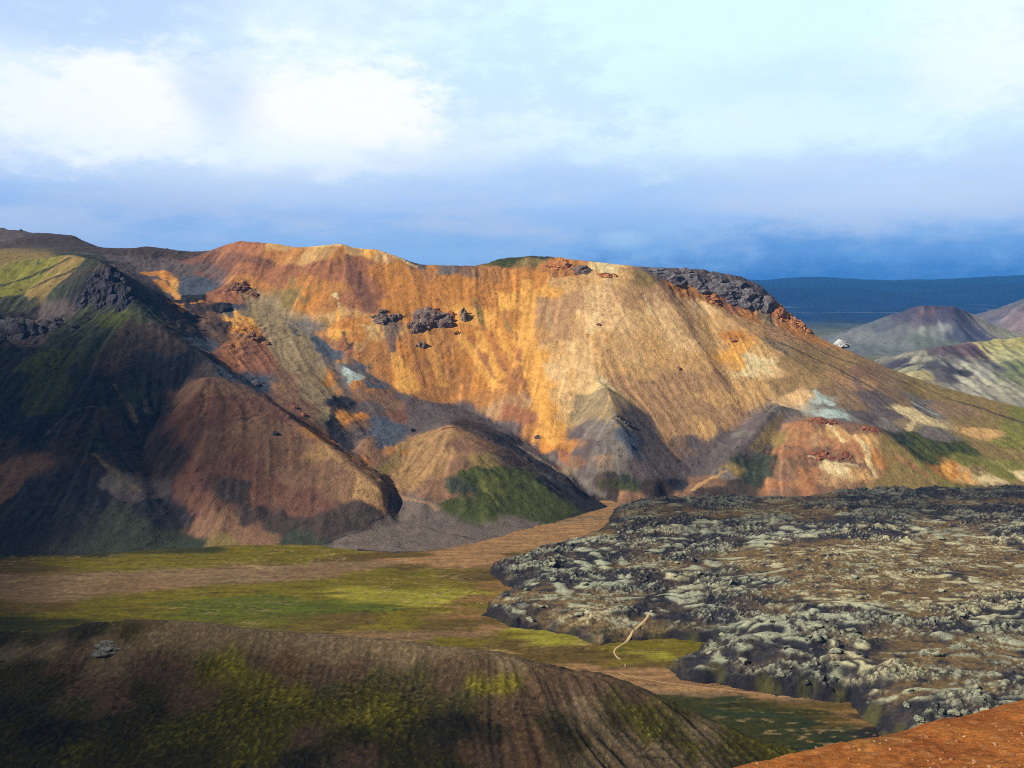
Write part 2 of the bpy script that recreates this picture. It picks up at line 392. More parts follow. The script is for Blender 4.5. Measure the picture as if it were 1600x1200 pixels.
# front cone with the green foot
L((610, 742, 948), (650, 690, 1003), (705, 668, 1020), (760, 702, 988), (830, 747, 944), (902, 802, 908))
L((705, 668, 1020), (690, 730, 945), (665, 790, 882), (690, 806, 872)); L((740, 720, 955), (760, 790, 890)); 
pts += line_pts([A(690, 806, 872), A(760, 822, 858), G(830, 826)], 12)
L((705, 662, 1045), (765, 684, 1030), (850, 745, 975), (920, 792, 930))
L((880, 745, 985), (900, 770, 955), (925, 795, 928))
# pale cone in the middle
L((930, 590, 1150), (945, 604, 1116), (964, 652, 1053), (985, 708, 1010), (980, 763, 978))
L((905, 640, 1108), (885, 692, 1048), (889, 738, 1003), (925, 778, 976)); L((930, 690, 1028), (935, 740, 985))
L((1000, 640, 1102), (1060, 706, 1063), (1077, 751, 1009), (1045, 778, 986)); L((1012, 692, 1046), (1030, 742, 1000))
L((850, 640, 1105), (870, 704, 1035))
# dark ridge right of it and the red hill
pts += line_pts([G(1062, 782), A(1130, 733, 1026), A(1180, 672, 1082), A(1215, 630, 1134), A(1245, 640, 1150)], 12)
L((1085, 738, 1030), (1140, 680, 1100), (1165, 655, 1135)); L((1160, 740, 1022), (1200, 700, 1068), (1225, 660, 1110))
L((1180, 740, 1020), (1215, 692, 1068), (1245, 664, 1086), (1280, 654, 1092), (1330, 664, 1082), (1372, 672, 1074), (1420, 705, 1050), (1505, 768, 1000))
L((1240, 655, 1120), (1290, 648, 1125), (1345, 652, 1120), (1400, 680, 1092), (1445, 718, 1050), (1530, 765, 1005))
L((1230, 720, 1030), (1290, 712, 1038), (1350, 718, 1032))
L((1280, 590, 1225), (1350, 640, 1150)); L((1450, 640, 1195), (1500, 700, 1085)); L((1600, 700, 1095), (1540, 735, 1040)); L((1380, 610, 1215), (1420, 660, 1130))
M.from_points(pts)
M.Z = blur(M.Z, 1.6)
# gullies and roughness
rng = np.random.default_rng(7)
X, Y = M.X, M.Y
N0 = perlin(X / 24, Y / 24, 3); N1 = perlin(X / 9, Y / 9, 5); N2 = rng.normal(size=X.shape)
S_b = M.flow(N0, 120, 3.5, 8); S_m = M.flow(N1, 70, 2.5, 5); S_f = M.flow(blur(N2, 0.7), 46, 1.9, 4)
gy, gx = np.gradient(blur(M.Z, 3), M.ys, M.xs); slope = np.hypot(gx, gy)
steep = sstep(slope, 0.12, 0.45); lift = sstep(M.Z, 0, 25)
rill = 1 - 0.72 * sstep(X, 40, 130)
pat = 0.25 + 1.1 * sstep(fbm(X / 130, Y / 130, 3, 21), -0.25, 0.35)
Zd = M.Z + steep * lift * pat * (rill * (0.7 * np.minimum(S_b, 1.2) + 0.22 * S_m) + 0.20 * S_f)
r1 = np.clip(1 - np.abs(S_b + 0.35 * S_m) / 0.20, 0, 1) * sstep(fbm(X / 90, Y / 90, 3, 91), -0.15, 0.25)
r2 = np.clip(1 - np.abs(S_m + 0.3 * S_f) / 0.28, 0, 1) * sstep(fbm(X / 60, Y / 60, 3, 93), -0.05, 0.35)
rills = np.clip(r1 + 0.7 * r2, 0, 1) * steep * lift
Zd -= 1.5 * rills * (0.45 + 0.55 * rill)
Zd += lift * (1.6 * fbm(X / 40, Y / 40, 4, 11) + 1.0 * fbm(X / 9, Y / 9, 4, 12))
# rock bands: left crags, right rim cliff
def near(u, v, r, Yr=(780, 1480)):
    p = M.hit(u, v, *Yr); return np.exp(-((X - p[0]) ** 2 + (Y - p[1]) ** 2) / (2 * r * r)), p
rk = 0
for u, v, r in ((165, 455, 32), (60, 520, 38), (90, 560, 26), (10, 520, 40), (1120, 450, 26), (1160, 465, 26), (1190, 480, 22), (1060, 440, 22), (880, 420, 22), (1230, 497, 18), (372, 452, 20), (345, 482, 14), (390, 520, 24), (375, 545, 16)):
    rk = np.maximum(rk, near(u, v, r)[0])
Zd += rk * (6.5 * fbm(X / 16, Y / 16, 4, 31, ridge=True, gain=0.6) - 2.0)
M.Z = Zd

# soils on the mountain: (u, v, soil)
SP_ = """
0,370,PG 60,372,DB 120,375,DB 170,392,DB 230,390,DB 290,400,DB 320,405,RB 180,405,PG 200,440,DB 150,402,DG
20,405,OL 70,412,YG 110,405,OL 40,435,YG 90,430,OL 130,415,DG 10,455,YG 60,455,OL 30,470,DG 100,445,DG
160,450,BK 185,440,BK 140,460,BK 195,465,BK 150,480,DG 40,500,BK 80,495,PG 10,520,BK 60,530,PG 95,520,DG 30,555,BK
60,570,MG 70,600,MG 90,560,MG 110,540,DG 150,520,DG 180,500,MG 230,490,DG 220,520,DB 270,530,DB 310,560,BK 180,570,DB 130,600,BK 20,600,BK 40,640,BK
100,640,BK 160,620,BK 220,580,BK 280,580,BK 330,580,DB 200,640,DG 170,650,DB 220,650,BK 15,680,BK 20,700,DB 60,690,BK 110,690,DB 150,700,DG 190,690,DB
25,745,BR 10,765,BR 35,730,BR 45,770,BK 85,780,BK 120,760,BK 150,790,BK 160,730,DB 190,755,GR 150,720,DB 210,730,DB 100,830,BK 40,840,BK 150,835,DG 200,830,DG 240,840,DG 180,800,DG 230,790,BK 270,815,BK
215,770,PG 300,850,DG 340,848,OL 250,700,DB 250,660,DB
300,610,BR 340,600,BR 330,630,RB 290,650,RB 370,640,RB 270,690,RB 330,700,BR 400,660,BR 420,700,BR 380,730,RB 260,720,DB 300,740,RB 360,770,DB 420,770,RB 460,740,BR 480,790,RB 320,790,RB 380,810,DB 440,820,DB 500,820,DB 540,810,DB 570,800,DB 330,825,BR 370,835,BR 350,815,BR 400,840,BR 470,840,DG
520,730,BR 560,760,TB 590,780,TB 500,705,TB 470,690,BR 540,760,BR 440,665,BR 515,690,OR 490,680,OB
250,435,PG 230,428,PG 262,455,PG 290,485,DB 310,440,BG 295,455,BG 325,450,BG 305,465,BK 285,420,PG 335,425,RB 300,410,RB
290,515,DB 320,540,BG 345,580,BG 300,495,DB 330,500,BR 345,510,DB 355,470,RU 345,455,RU 372,445,OB 395,452,OB 335,465,RU 352,480,BK 362,482,BG 375,500,YO 372,490,GT 380,515,OR 385,535,OB 365,520,BR 400,540,RU 360,550,RU 375,575,RU 410,570,RU 395,590,BG 405,602,BG
420,480,GT 440,500,GT 410,500,GT 460,530,GT 430,540,BR 480,560,GT 450,580,BR 490,600,GT 440,610,BR 500,620,GT 480,640,BR 440,650,RB 510,650,GT 500,540,BG 520,555,BG 500,560,GR 470,515,GR 530,590,BG 545,590,PA 560,585,PA 550,580,PA 510,600,OR 515,590,OR 505,588,OB 565,600,OB 580,600,BG 560,575,BG 530,630,BK 522,660,BK 525,690,BK 540,570,GR
385,385,RU 360,395,RU 350,410,RB 400,410,RU 430,400,OB 420,430,RU 460,395,OB 450,430,RU 480,400,TA 440,385,TA 470,440,OB 455,465,OL 500,420,RU 530,395,OB 535,430,RU 560,410,RU 520,450,OB 490,470,OR 520,480,OB 550,470,RU 570,440,RU 580,460,RU 540,390,TA 575,392,YO 600,395,TA
600,430,OR 640,420,OR 620,450,OR  545,510,OR 530,490,TA 535,520,YO 560,530,OR 600,550,OB 575,560,OB 590,580,OB 620,590,OR 580,520,TA 640,560,OR 630,600,YO 650,605,OR 550,540,RU 640,480,OR 620,480,OR 700,440,OR 680,420,OB 720,440,OR 650,415,PG 690,420,GR 730,425,BR 770,430,OB
690,540,OB 660,570,OB 690,580,OB 720,560,OR 740,520,OR 760,470,OR 750,500,YO 740,550,YO 760,560,OB 770,590,YO 790,600,OB 780,540,OR 800,500,OR 790,470,YO 750,450,OR 800,450,OR 720,600,OB 700,615,OB 660,612,OB 760,620,OB 750,600,OR 
825,470,YO 820,500,YO 825,530,YO 830,560,YO 835,590,YO 840,610,YO 850,640,YO 860,670,YO 865,690,OR 812,560,OB 818,600,OB 815,630,PK 825,650,RU 845,665,OB 800,640,RU 780,640,PK 800,560,OR 810,440,OR 840,440,OR 850,460,YO 880,440,TA
860,480,PK 845,470,PK 870,500,PK 900,470,PK 860,540,TA 880,560,TA 860,580,PT 890,590,TA 870,620,TA 880,650,TA 890,520,PK 920,500,PT 900,540,PT 930,470,PT 960,490,PT 990,470,PK 1010,500,PT 940,540,TA 980,550,TA 1020,540,TA 1050,490,PT 1060,530,PT 1040,460,PK 1090,510,TA 1100,480,PT 1120,540,TA 1080,570,TA 1000,580,TA 950,570,TA 910,570,PT 
980,600,PK 1010,600,PK 1050,600,PK 1090,600,PK 1050,640,PK 1020,630,PK 1100,640,PK 1070,670,PK 1110,620,TA 1130,600,PK 1060,690,PK 1130,650,PK 1100,670,TA 1080,690,PG 1150,570,TA 1150,530,OR 1160,540,YO 1140,560,YO 1180,560,CR 1190,570,CR 1170,580,CR 1200,580,PT 1185,550,TA 1170,510,TA 1130,505,TA 1220,540,GT 1210,525,PK 1250,550,OT 1300,560,OT 1240,570,OT 1150,610,TA 1180,600,TA 1220,600,OT
920,605,PT 935,600,CR 945,615,GT 910,630,GT 925,640,GT 950,640,GT 905,650,GT 920,670,GR 900,680,PG 960,630,GT 970,660,GT 945,670,GR 930,700,PG 910,710,PG 980,680,BG 1000,700,BG 1010,680,PG 990,650,PG 1030,720,PG 960,700,GR 940,720,PK 960,730,GR 1000,740,PG 1050,740,PG 920,735,PG 900,720,BR 890,700,OB 960,758,DG 985,760,DG 940,755,DB 1010,760,DB 1040,765,DB 950,775,DB 985,775,BR 1060,760,BK 880,715,RU
600,615,BR 620,620,PG 570,620,BR 550,640,PG 545,655,OR 555,650,OR 560,660,BR 580,640,PG 640,630,PG 680,640,PG 620,650,RB 620,630,BR 650,650,PG 585,660,BG 590,670,BG 575,665,PG 605,670,BG 560,690,PG 545,690,BK 540,700,BK 660,665,PG 690,655,PG 720,640,PG 750,655,PG 730,665,DB 770,675,DB 800,690,BK 790,670,PG 830,705,PG 850,730,BK 820,720,DB 880,745,PG 870,760,BK 900,770,BK 920,780,BK 930,790,BK 900,755,GR 840,715,GR 600,690,BG 860,720,PG 890,740,GT
575,690,BR 580,710,BR 590,720,BR 570,720,OB 560,705,BR 640,700,TB 660,690,TB 690,680,TB 700,675,TB 630,720,TB 650,730,TB 670,720,TB 620,740,TB 640,750,TB 610,735,OL 625,705,OB 700,710,TB 690,730,TB 720,700,BR 740,700,BR 720,730,BR 690,760,BR 680,770,BR 700,770,BR 760,720,OL 740,740,MG 780,740,MG 800,760,MG 720,760,DG 710,790,MG 760,780,MG 800,790,MG 830,770,MG 850,790,MG 880,800,MG 820,750,MG 790,720,DB 740,800,MG 770,760,YG
610,770,BR 600,755,TB 615,785,GV 640,790,GV 660,800,GV 620,820,GV 640,840,GV 600,840,GV 560,850,GV 680,830,GV 720,830,GV 760,835,GV 800,825,GV 700,850,GV 660,855,GV 690,810,GV
1080,765,BR 1110,750,BR 1130,740,GR 1100,770,DB 1130,770,DB 1150,720,DG 1180,690,PG 1160,700,PG 1200,650,PG 1215,640,GR 1170,670,PG 1140,690,PG 1120,720,PG 1100,735,PG 1190,720,DG 1180,750,DG 1200,740,DG 1150,760,DB 1200,700,DB 1160,680,GR 1140,735,OL
1275,660,BR 1260,665,RH 1300,658,BR 1330,668,BR 1360,672,BR 1220,690,OL 1230,700,RH 1250,690,RH 1280,690,PK 1310,680,TA 1300,690,RH 1230,740,BR 1210,760,RH 1260,720,BR 1290,710,BR 1320,720,BR 1250,760,RH 1290,750,PK 1310,730,CR 1330,740,TA 1270,740,RH 1230,770,BR 1290,770,BR 1340,770,BR 1360,730,PK 1340,700,RH 1350,690,TA 1380,690,OL 1400,710,OL 1370,720,OB 1420,730,OL 1400,750,OL 1440,740,OL 1460,755,OL 1430,760,OL 1390,770,OL 1480,768,YG
1250,620,PT 1270,600,OT 1280,625,PA 1290,630,GR 1310,650,PA 1320,655,GR 1300,610,PM 1330,630,PM 1350,650,PG 1340,600,PK 1370,620,PG 1400,650,PG 1380,660,GR 1420,660,GT 1430,650,CR 1410,690,DG 1400,620,PM 1440,630,GR 1450,640,GR 1480,640,PM 1350,580,BR 1320,570,OT 1380,590,PM 1430,610,OL 1480,620,OL 1500,640,PM 1550,640,OL 1590,650,YG 1520,660,OL 1570,690,YG 1600,680,YG 1460,680,GR 1440,690,MG 1470,700,MG 1500,700,MG 1430,700,MG 1450,720,MG 1510,720,YG 1540,700,OL 1530,740,OL 1480,735,YO 1490,740,YO 1470,735,OB 1500,740,TA 1510,750,TA 1535,745,CR 1550,750,CR 1560,740,YG 1590,730,YG 1590,760,OL 1560,760,GT 1520,765,MG 1545,680,TA 1600,740,CR 1580,710,OL
770,408,MG 800,406,MG 830,408,OL 850,415,OB 870,415,OR 900,420,OB 920,425,TA 880,428,OB 950,422,CR 980,428,TA 1000,432,OL 840,403,DG 1020,425,PG 1040,428,PG 1060,432,PG 1080,435,PG 1100,440,PG 1130,450,PG 1150,460,PG 1170,465,PG 1190,465,PG 1060,445,OB 1090,455,OB 1110,465,OB 1140,475,RU 1170,485,OB 1210,480,OB 1220,490,OR 1240,505,OB 1260,518,OB 1200,490,GT
""".split()
sp, sc_ = [], []
for s in SP_:
    u, v, n = s.split(','); p = M.hit(float(u), float(v), 780, 1690); sp.append(p); sc_.append(SOIL[n])
wx = X + 10 * fbm(X / 28, Y / 28, 6, 41, gain=0.62) + (2.2 * S_m + 2.2 * S_f + 3.5 * S_b) * steep
wy = Y + 10 * fbm(X / 28, Y / 28, 6, 45, gain=0.62)
wz = M.Z
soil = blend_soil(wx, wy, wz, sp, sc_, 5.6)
def paint(soil, fld, cx, cy, cz, strokes, hitf, table):
    for name, w0, w1, al, *uv in strokes:
        P = np.array([hitf(*p) for p in uv]); 
        if len(P) == 1: P = np.concatenate([P, P + 0.5])
        pad = 3 * max(w0, w1) + 12
        i0, i1 = np.searchsorted(fld.xs, (P[:, 0].min() - pad, P[:, 0].max() + pad)); j0, j1 = np.searchsorted(fld.ys, (P[:, 1].min() - pad, P[:, 1].max() + pad))
        if i1 <= i0 or j1 <= j0: continue
        q = np.stack([cx[j0:j1, i0:i1], cy[j0:j1, i0:i1], cz[j0:j1, i0:i1]], -1); best = np.full(q.shape[:2], 9.0)
        sl = np.linalg.norm(np.diff(P, axis=0), axis=1); cum = np.concatenate([[0], np.cumsum(sl)]) / sl.sum()
        for k in range(len(P) - 1):
            e = P[k + 1] - P[k]; t = np.clip(((q - P[k]) @ e) / (e @ e + 1e-9), 0, 1)
            d = np.linalg.norm(q - P[k] - t[..., None] * e, axis=-1); tt = cum[k] + t * (cum[k + 1] - cum[k])
            best = np.minimum(best, d / (w0 + (w1 - w0) * tt))
        m = (al * sstep(best, 1.15, 0.75))[..., None]
        blk = soil[j0:j1, i0:i1]; soil[j0:j1, i0:i1] = blk + (np.array(table[name]) - blk) * m
    return soil
STROKES = [
 ('TA', 16, 22, .45, (900, 500), (930, 560)), ('TA', 22, 28, .5, (1000, 480), (1040, 560)), ('PT', 14, 20, .35, (960, 470), (985, 560)),
 ('RB', 6, 15, .8, (543, 400), (556, 440), (580, 482)), ('RU', 10, 16, .6, (520, 410), (528, 432)), ('CR', 2, 2, .7, (488, 386), (530, 383)), ('CR', 3, 2, .7, (535, 381), (562, 389)), ('PT', 3, 3, .8, (622, 403), (648, 417)), ('PT', 3, 5, .6, (596, 392), (606, 410)),
 ('CR', 3, 2, .85, (523, 459), (526, 468)), ('CR', 2, 1.5, .8, (528, 474), (530, 481)), ('YO', 4, 4, .8, (529, 488), (532, 500)), ('OL', 5, 4, .7, (455, 433), (459, 463)), ('OL', 4, 3, .6, (470, 450), (474, 470)), ('OL', 6, 5, .6, (505, 498), (511, 510)), ('OL', 3, 4, .8, (742, 468), (758, 515)), ('OL', 3, 3, .6, (790, 480), (800, 520)),
 ('PG', 12, 4, .8, (612, 508), (614, 560)), ('YO', 7, 14, .8, (618, 555), (640, 607)), ('YO', 5, 9, .85, (713, 519), (776, 606)), ('YO', 5, 7, .85, (748, 520), (782, 590)), ('YO', 4, 6, .8, (780, 515), (806, 570)), ('RU', 2.5, 4, .7, (732, 528), (775, 590)), ('RU', 2, 3, .7, (766, 520), (798, 590)), ('YO', 4, 8, .6, (668, 520), (690, 600)), ('RU', 2, 4, .5, (640, 530), (660, 600)), ('TA', 4, 6, .6, (585, 510), (560, 545)), ('CR', 3, 3, .5, (562, 508), (585, 515)), ('OB', 5, 6, .7, (500, 520), (540, 560), (585, 597)), ('DB', 2.5, 1.5, .8, (540, 520), (548, 540)), ('DB', 2, 2, .8, (555, 530), (545, 548)),
 ('GT', 16, 26, .85, (395, 462), (430, 520), (465, 570)), ('GT', 14, 20, .8, (420, 480), (480, 550), (500, 600)), ('BG', 2, 4, .7, (448, 497), (466, 524)), ('BG', 8, 14, .85, (500, 545), (528, 556)), ('BG', 8, 6, .8, (555, 575), (585, 596)), ('GR', 10, 8, .7, (525, 580), (540, 612)), ('PA', 8, 6, .95, (543, 584), (560, 592)), ('OR', 4, 7, .95, (515, 582), (511, 600)), ('OR', 4, 3, .9, (563, 598), (554, 605)), ('OR', 3, 3, .9, (529, 563), (530, 567)), ('PA', 2, 2, .7, (455, 535), (457, 537)),
 ('YO', 4, 6, 1, (371, 488), (371, 510)), ('OB', 4, 3, .8, (366, 518), (366, 548)), ('BK', 4, 4, .8, (352, 478), (362, 482)), ('BG', 5, 5, .7, (362, 488), (362, 496)), ('DB', 8, 12, .7, (335, 498), (345, 530)), ('RB', 12, 16, .6, (385, 530), (405, 580)), ('OB', 10, 6, .8, (360, 446), (395, 462)), ('RB', 14, 10, .7, (355, 400), (420, 415)),
 ('OR', 14, 9, 1, (226, 428), (252, 426), (272, 440)), ('OR', 9, 6, 1, (245, 440), (264, 456)), ('YO', 7, 4, .9, (270, 438), (272, 456), (277, 468)), ('OR', 6, 6, 1, (266, 474), (284, 476)), ('OR', 5, 3, 1, (284, 480), (290, 490)), ('OR', 4, 3, 1, (300, 474), (312, 472)), ('BG', 14, 12, .9, (295, 440), (305, 458), (325, 452)), ('BK', 3, 2, .9, (294, 462), (293, 492)), ('PG', 14, 14, .8, (210, 412), (250, 408), (290, 420)), ('PG', 10, 10, .85, (205, 430), (240, 462)), ('PG', 14, 12, .7, (315, 415), (345, 430)),
 ('YO', 6, 9, 1, (826, 440), (818, 480), (826, 540)), ('YO', 9, 13, 1, (826, 540), (848, 630)), ('YO', 12, 7, .9, (848, 630), (866, 690)), ('RU', 2, 3, .7, (806, 520), (822, 622)), ('RU', 3, 3, .6, (800, 560), (812, 640)),
 ('PT', 5, 8, .8, (1024, 460), (1052, 545)), ('PT', 3, 4, .8, (1084, 488), (1096, 530)), ('PT', 5, 9, .7, (922, 540), (905, 600)), ('CR', 2, 2.5, .7, (852, 482), (861, 526)), ('CR', 4, 5, .5, (930, 490), (925, 520)), ('PT', 5, 6, .7, (960, 480), (980, 520)), ('PK', 10, 14, .6, (850, 470), (852, 530)), ('PK', 6, 8, .6, (935, 530), (960, 570)), ('PT', 8, 10, .6, (878, 560), (884, 640)), ('CR', 3, 4, .6, (1008, 462), (1016, 490)), ('PK', 14, 16, .6, (1060, 485), (1080, 520)),
 ('GT', 3, 9, .7, (938, 602), (918, 645)), ('PT', 2, 3, .5, (948, 606), (962, 640)), ('PG', 6, 20, .9, (985, 655), (1030, 730)), ('BG', 4, 8, .8, (968, 660), (1000, 690)), ('GR', 4, 16, .6, (958, 655), (935, 725)), ('BK', 3, 3, .7, (960, 652), (985, 685)), ('DB', 3, 3, .5, (985, 635), (1010, 650)), ('MG', 5, 6, .55, (940, 758), (985, 765)), ('DB', 8, 5, .7, (1030, 758), (1055, 770)), ('PG', 10, 10, .6, (1060, 690), (1085, 735)),
 ('GR', 1.5, 1.2, .8, (67, 682), (85, 665), (110, 647), (140, 637)), ('GT', 1.5, 2.5, .6, (180, 603), (205, 640), (216, 662)), ('GR', 1.5, 3, .6, (232, 614), (231, 645)), ('GT', 2, 4, .65, (142, 710), (175, 735), (216, 766)), ('BR', 4, 10, .9, (40, 722), (8, 775)), ('GR', 1.2, 1.2, .8, (168, 765), (192, 769)), ('MG', 14, 22, .8, (72, 560), (85, 600), (66, 632)), ('BK', 14, 30, .7, (120, 740), (110, 800)), ('BK', 10, 10, .6, (180, 590), (280, 600)), ('DG', 2, 1.5, .8, (40, 805), (100, 765)), ('MG', 8, 10, .6, (175, 490), (215, 500)), ('GR', 2, 2, .6, (170, 740), (180, 752)),
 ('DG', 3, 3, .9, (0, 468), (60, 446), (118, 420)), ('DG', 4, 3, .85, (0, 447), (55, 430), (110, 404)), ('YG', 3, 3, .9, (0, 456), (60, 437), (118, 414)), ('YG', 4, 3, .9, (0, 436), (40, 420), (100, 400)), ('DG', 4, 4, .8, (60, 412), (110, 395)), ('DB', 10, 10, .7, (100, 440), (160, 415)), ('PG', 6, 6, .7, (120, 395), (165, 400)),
 ('BK', 4, 7, .9, (530, 622), (521, 655), (522, 692)), ('DB', 5, 4, .85, (522, 692), (560, 716), (594, 744)), ('DB', 3, 2, .9, (594, 744), (608, 764), (606, 792)), ('OR', 4, 6, .9, (562, 645), (545, 656)), ('BG', 6, 4, .9, (588, 660), (592, 674)), ('OB', 5, 5, .7, (572, 610), (585, 612)), ('OL', 5, 6, .7, (632, 692), (608, 728)), ('OB', 4, 6, .9, (488, 672), (520, 692)), ('RB', 7, 6, .8, (455, 632), (482, 664)), ('PG', 14, 12, .5, (640, 625), (700, 645)), ('BK', 10, 12, .75, (770, 680), (840, 725), (900, 770)), ('GR', 3, 3, .7, (860, 715), (900, 742), (940, 776)), ('MG', 12, 16, .7, (740, 750), (830, 785)), ('YG', 2, 2, .6, (760, 765), (780, 790)),
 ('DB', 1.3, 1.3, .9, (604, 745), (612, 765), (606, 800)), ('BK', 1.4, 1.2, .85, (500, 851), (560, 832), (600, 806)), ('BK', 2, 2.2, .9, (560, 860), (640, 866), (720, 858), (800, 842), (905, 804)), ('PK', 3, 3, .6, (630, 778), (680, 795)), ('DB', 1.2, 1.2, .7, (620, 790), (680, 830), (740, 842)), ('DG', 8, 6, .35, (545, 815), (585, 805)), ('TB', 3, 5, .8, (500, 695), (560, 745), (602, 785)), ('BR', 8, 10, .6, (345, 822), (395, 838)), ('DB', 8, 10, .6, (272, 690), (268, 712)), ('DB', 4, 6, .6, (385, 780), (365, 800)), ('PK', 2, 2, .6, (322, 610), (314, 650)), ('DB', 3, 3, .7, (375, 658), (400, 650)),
 ('CR', 2, 3, .8, (1296, 664), (1316, 690)), ('CR', 2, 3, .8, (1338, 680), (1352, 700), (1366, 745)), ('CR', 3, 3, .6, (1310, 728), (1330, 748)), ('BR', 5, 5, .7, (1232, 700), (1290, 716), (1345, 728)), ('CR', 2, 2, .7, (1262, 712), (1300, 722), (1340, 728)), ('OL', 6, 10, .7, (1375, 700), (1410, 750)), ('RU', 3, 3, .6, (1405, 715), (1450, 745)), ('YG', 2, 3, .7, (1390, 690), (1480, 755)), ('PK', 2, 3, .6, (1225, 720), (1245, 760)), ('PK', 2, 3, .6, (1295, 740), (1310, 768)),
 ('PA', 6, 5, .85, (1276, 612), (1300, 632)), ('PA', 6, 4, .85, (1304, 642), (1326, 656)), ('PA', 4, 2, .6, (1425, 630), (1465, 648)), ('CR', 3, 5, .7, (1432, 656), (1420, 672)), ('CR', 8, 10, .7, (1165, 560), (1200, 580)), ('DB', 2.5, 3, .8, (1215, 535), (1300, 572), (1400, 628)), ('DB', 2.5, 3.5, .8, (1280, 548), (1380, 585), (1500, 628), (1600, 662)), ('DB', 2, 2, .6, (1240, 545), (1330, 592), (1400, 640)), ('DB', 2, 2.5, .7, (1180, 508), (1260, 535), (1340, 572)), ('OL', 3, 4, .7, (1300, 556), (1440, 606), (1580, 650)), ('PG', 6, 8, .7, (1335, 590), (1360, 640)), ('TA', 2.5, 2, .8, (1530, 675), (1570, 690)), ('OR', 3, 4, .9, (1488, 722), (1490, 745)), ('YO', 3, 4, .9, (1472, 730), (1478, 742)), ('YO', 2.5, 3, .8, (1512, 740), (1508, 752)), ('CR', 2, 2.5, .7, (1532, 738), (1555, 758)), ('CR', 2, 2.5, .7, (1590, 735), (1600, 750)), ('YO', 10, 14, .7, (1148, 535), (1150, 570)), ('RU', 4, 4, .8, (1144, 530), (1150, 534)), ('PG', 5, 10, .7, (1212, 632), (1140, 710)), ('OL', 5, 8, .6, (1225, 650), (1180, 700)), ('TA', 2, 3, .7, (1130, 735), (1085, 765)), ('GR', 3, 3, .7, (1200, 625), (1240, 645)),
]
def tone(S, k): return np.clip(1 + k * S, 0.45, 1.7)[..., None]
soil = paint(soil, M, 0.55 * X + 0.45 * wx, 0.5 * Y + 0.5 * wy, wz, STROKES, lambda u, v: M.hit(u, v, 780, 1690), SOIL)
soil = soil * (1 - steep[..., None] + steep[..., None] * tone(S_f, 0.10) * tone(S_m * pat * rill, 0.05) * tone(S_b * pat * rill, 0.045))
# pale sulphur and iron streaks carried down the slopes
iron = np.clip(S_m - 0.9, 0, 1.5)[..., None] * steep[..., None] * 0.35
lum = soil.mean(-1, keepdims=True)
soil = soil * (1 + iron * np.array((0.9, 0.75, 0.5)))
blot = sstep(fbm(X / 14, Y / 14, 5, 61, gain=0.65), 0.12, 0.42)[..., None]
soil = soil * (1 - 0.12 * blot) * (1 - 0.26 * rills)[..., None]
peb = sstep(fbm(X / 4.5, Y / 5.5, 3, 63, gain=0.7), 0.20, 0.42) * sstep(fbm(X / 45, Y / 45, 4, 65), -0.02, 0.3)
soil = soil * (1 - 0.55 * peb)[..., None]
M.Z += 0.9 * peb
crag_g = sstep(soil.mean(-1), 0.075, 0.03) * lift * sstep(slope, 0.1, 0.35)      # bare basalt weathers rough
rg = fbm(X / 20, Y / 20, 5, 81, ridge=True, gain=0.6)
M.Z += crag_g * 2.6 * rg
soil = soil * (1 + crag_g * 0.9 * fbm(X / 6, Y / 6, 4, 83, gain=0.7) + crag_g * 0.5 * S_f * 0.4)[..., None]
soil = soil * (1 - rk[..., None] * 0.35 * sstep(fbm(X / 7, Y / 7, 4, 71), -0.1, 0.3)[..., None])
mat_mtn = earth_material("streaked_soil", (0.09, 0.55), 0.55, 0.9, 2.6)
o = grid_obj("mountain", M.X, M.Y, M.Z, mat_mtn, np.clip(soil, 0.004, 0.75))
tag(o, kind='structure')

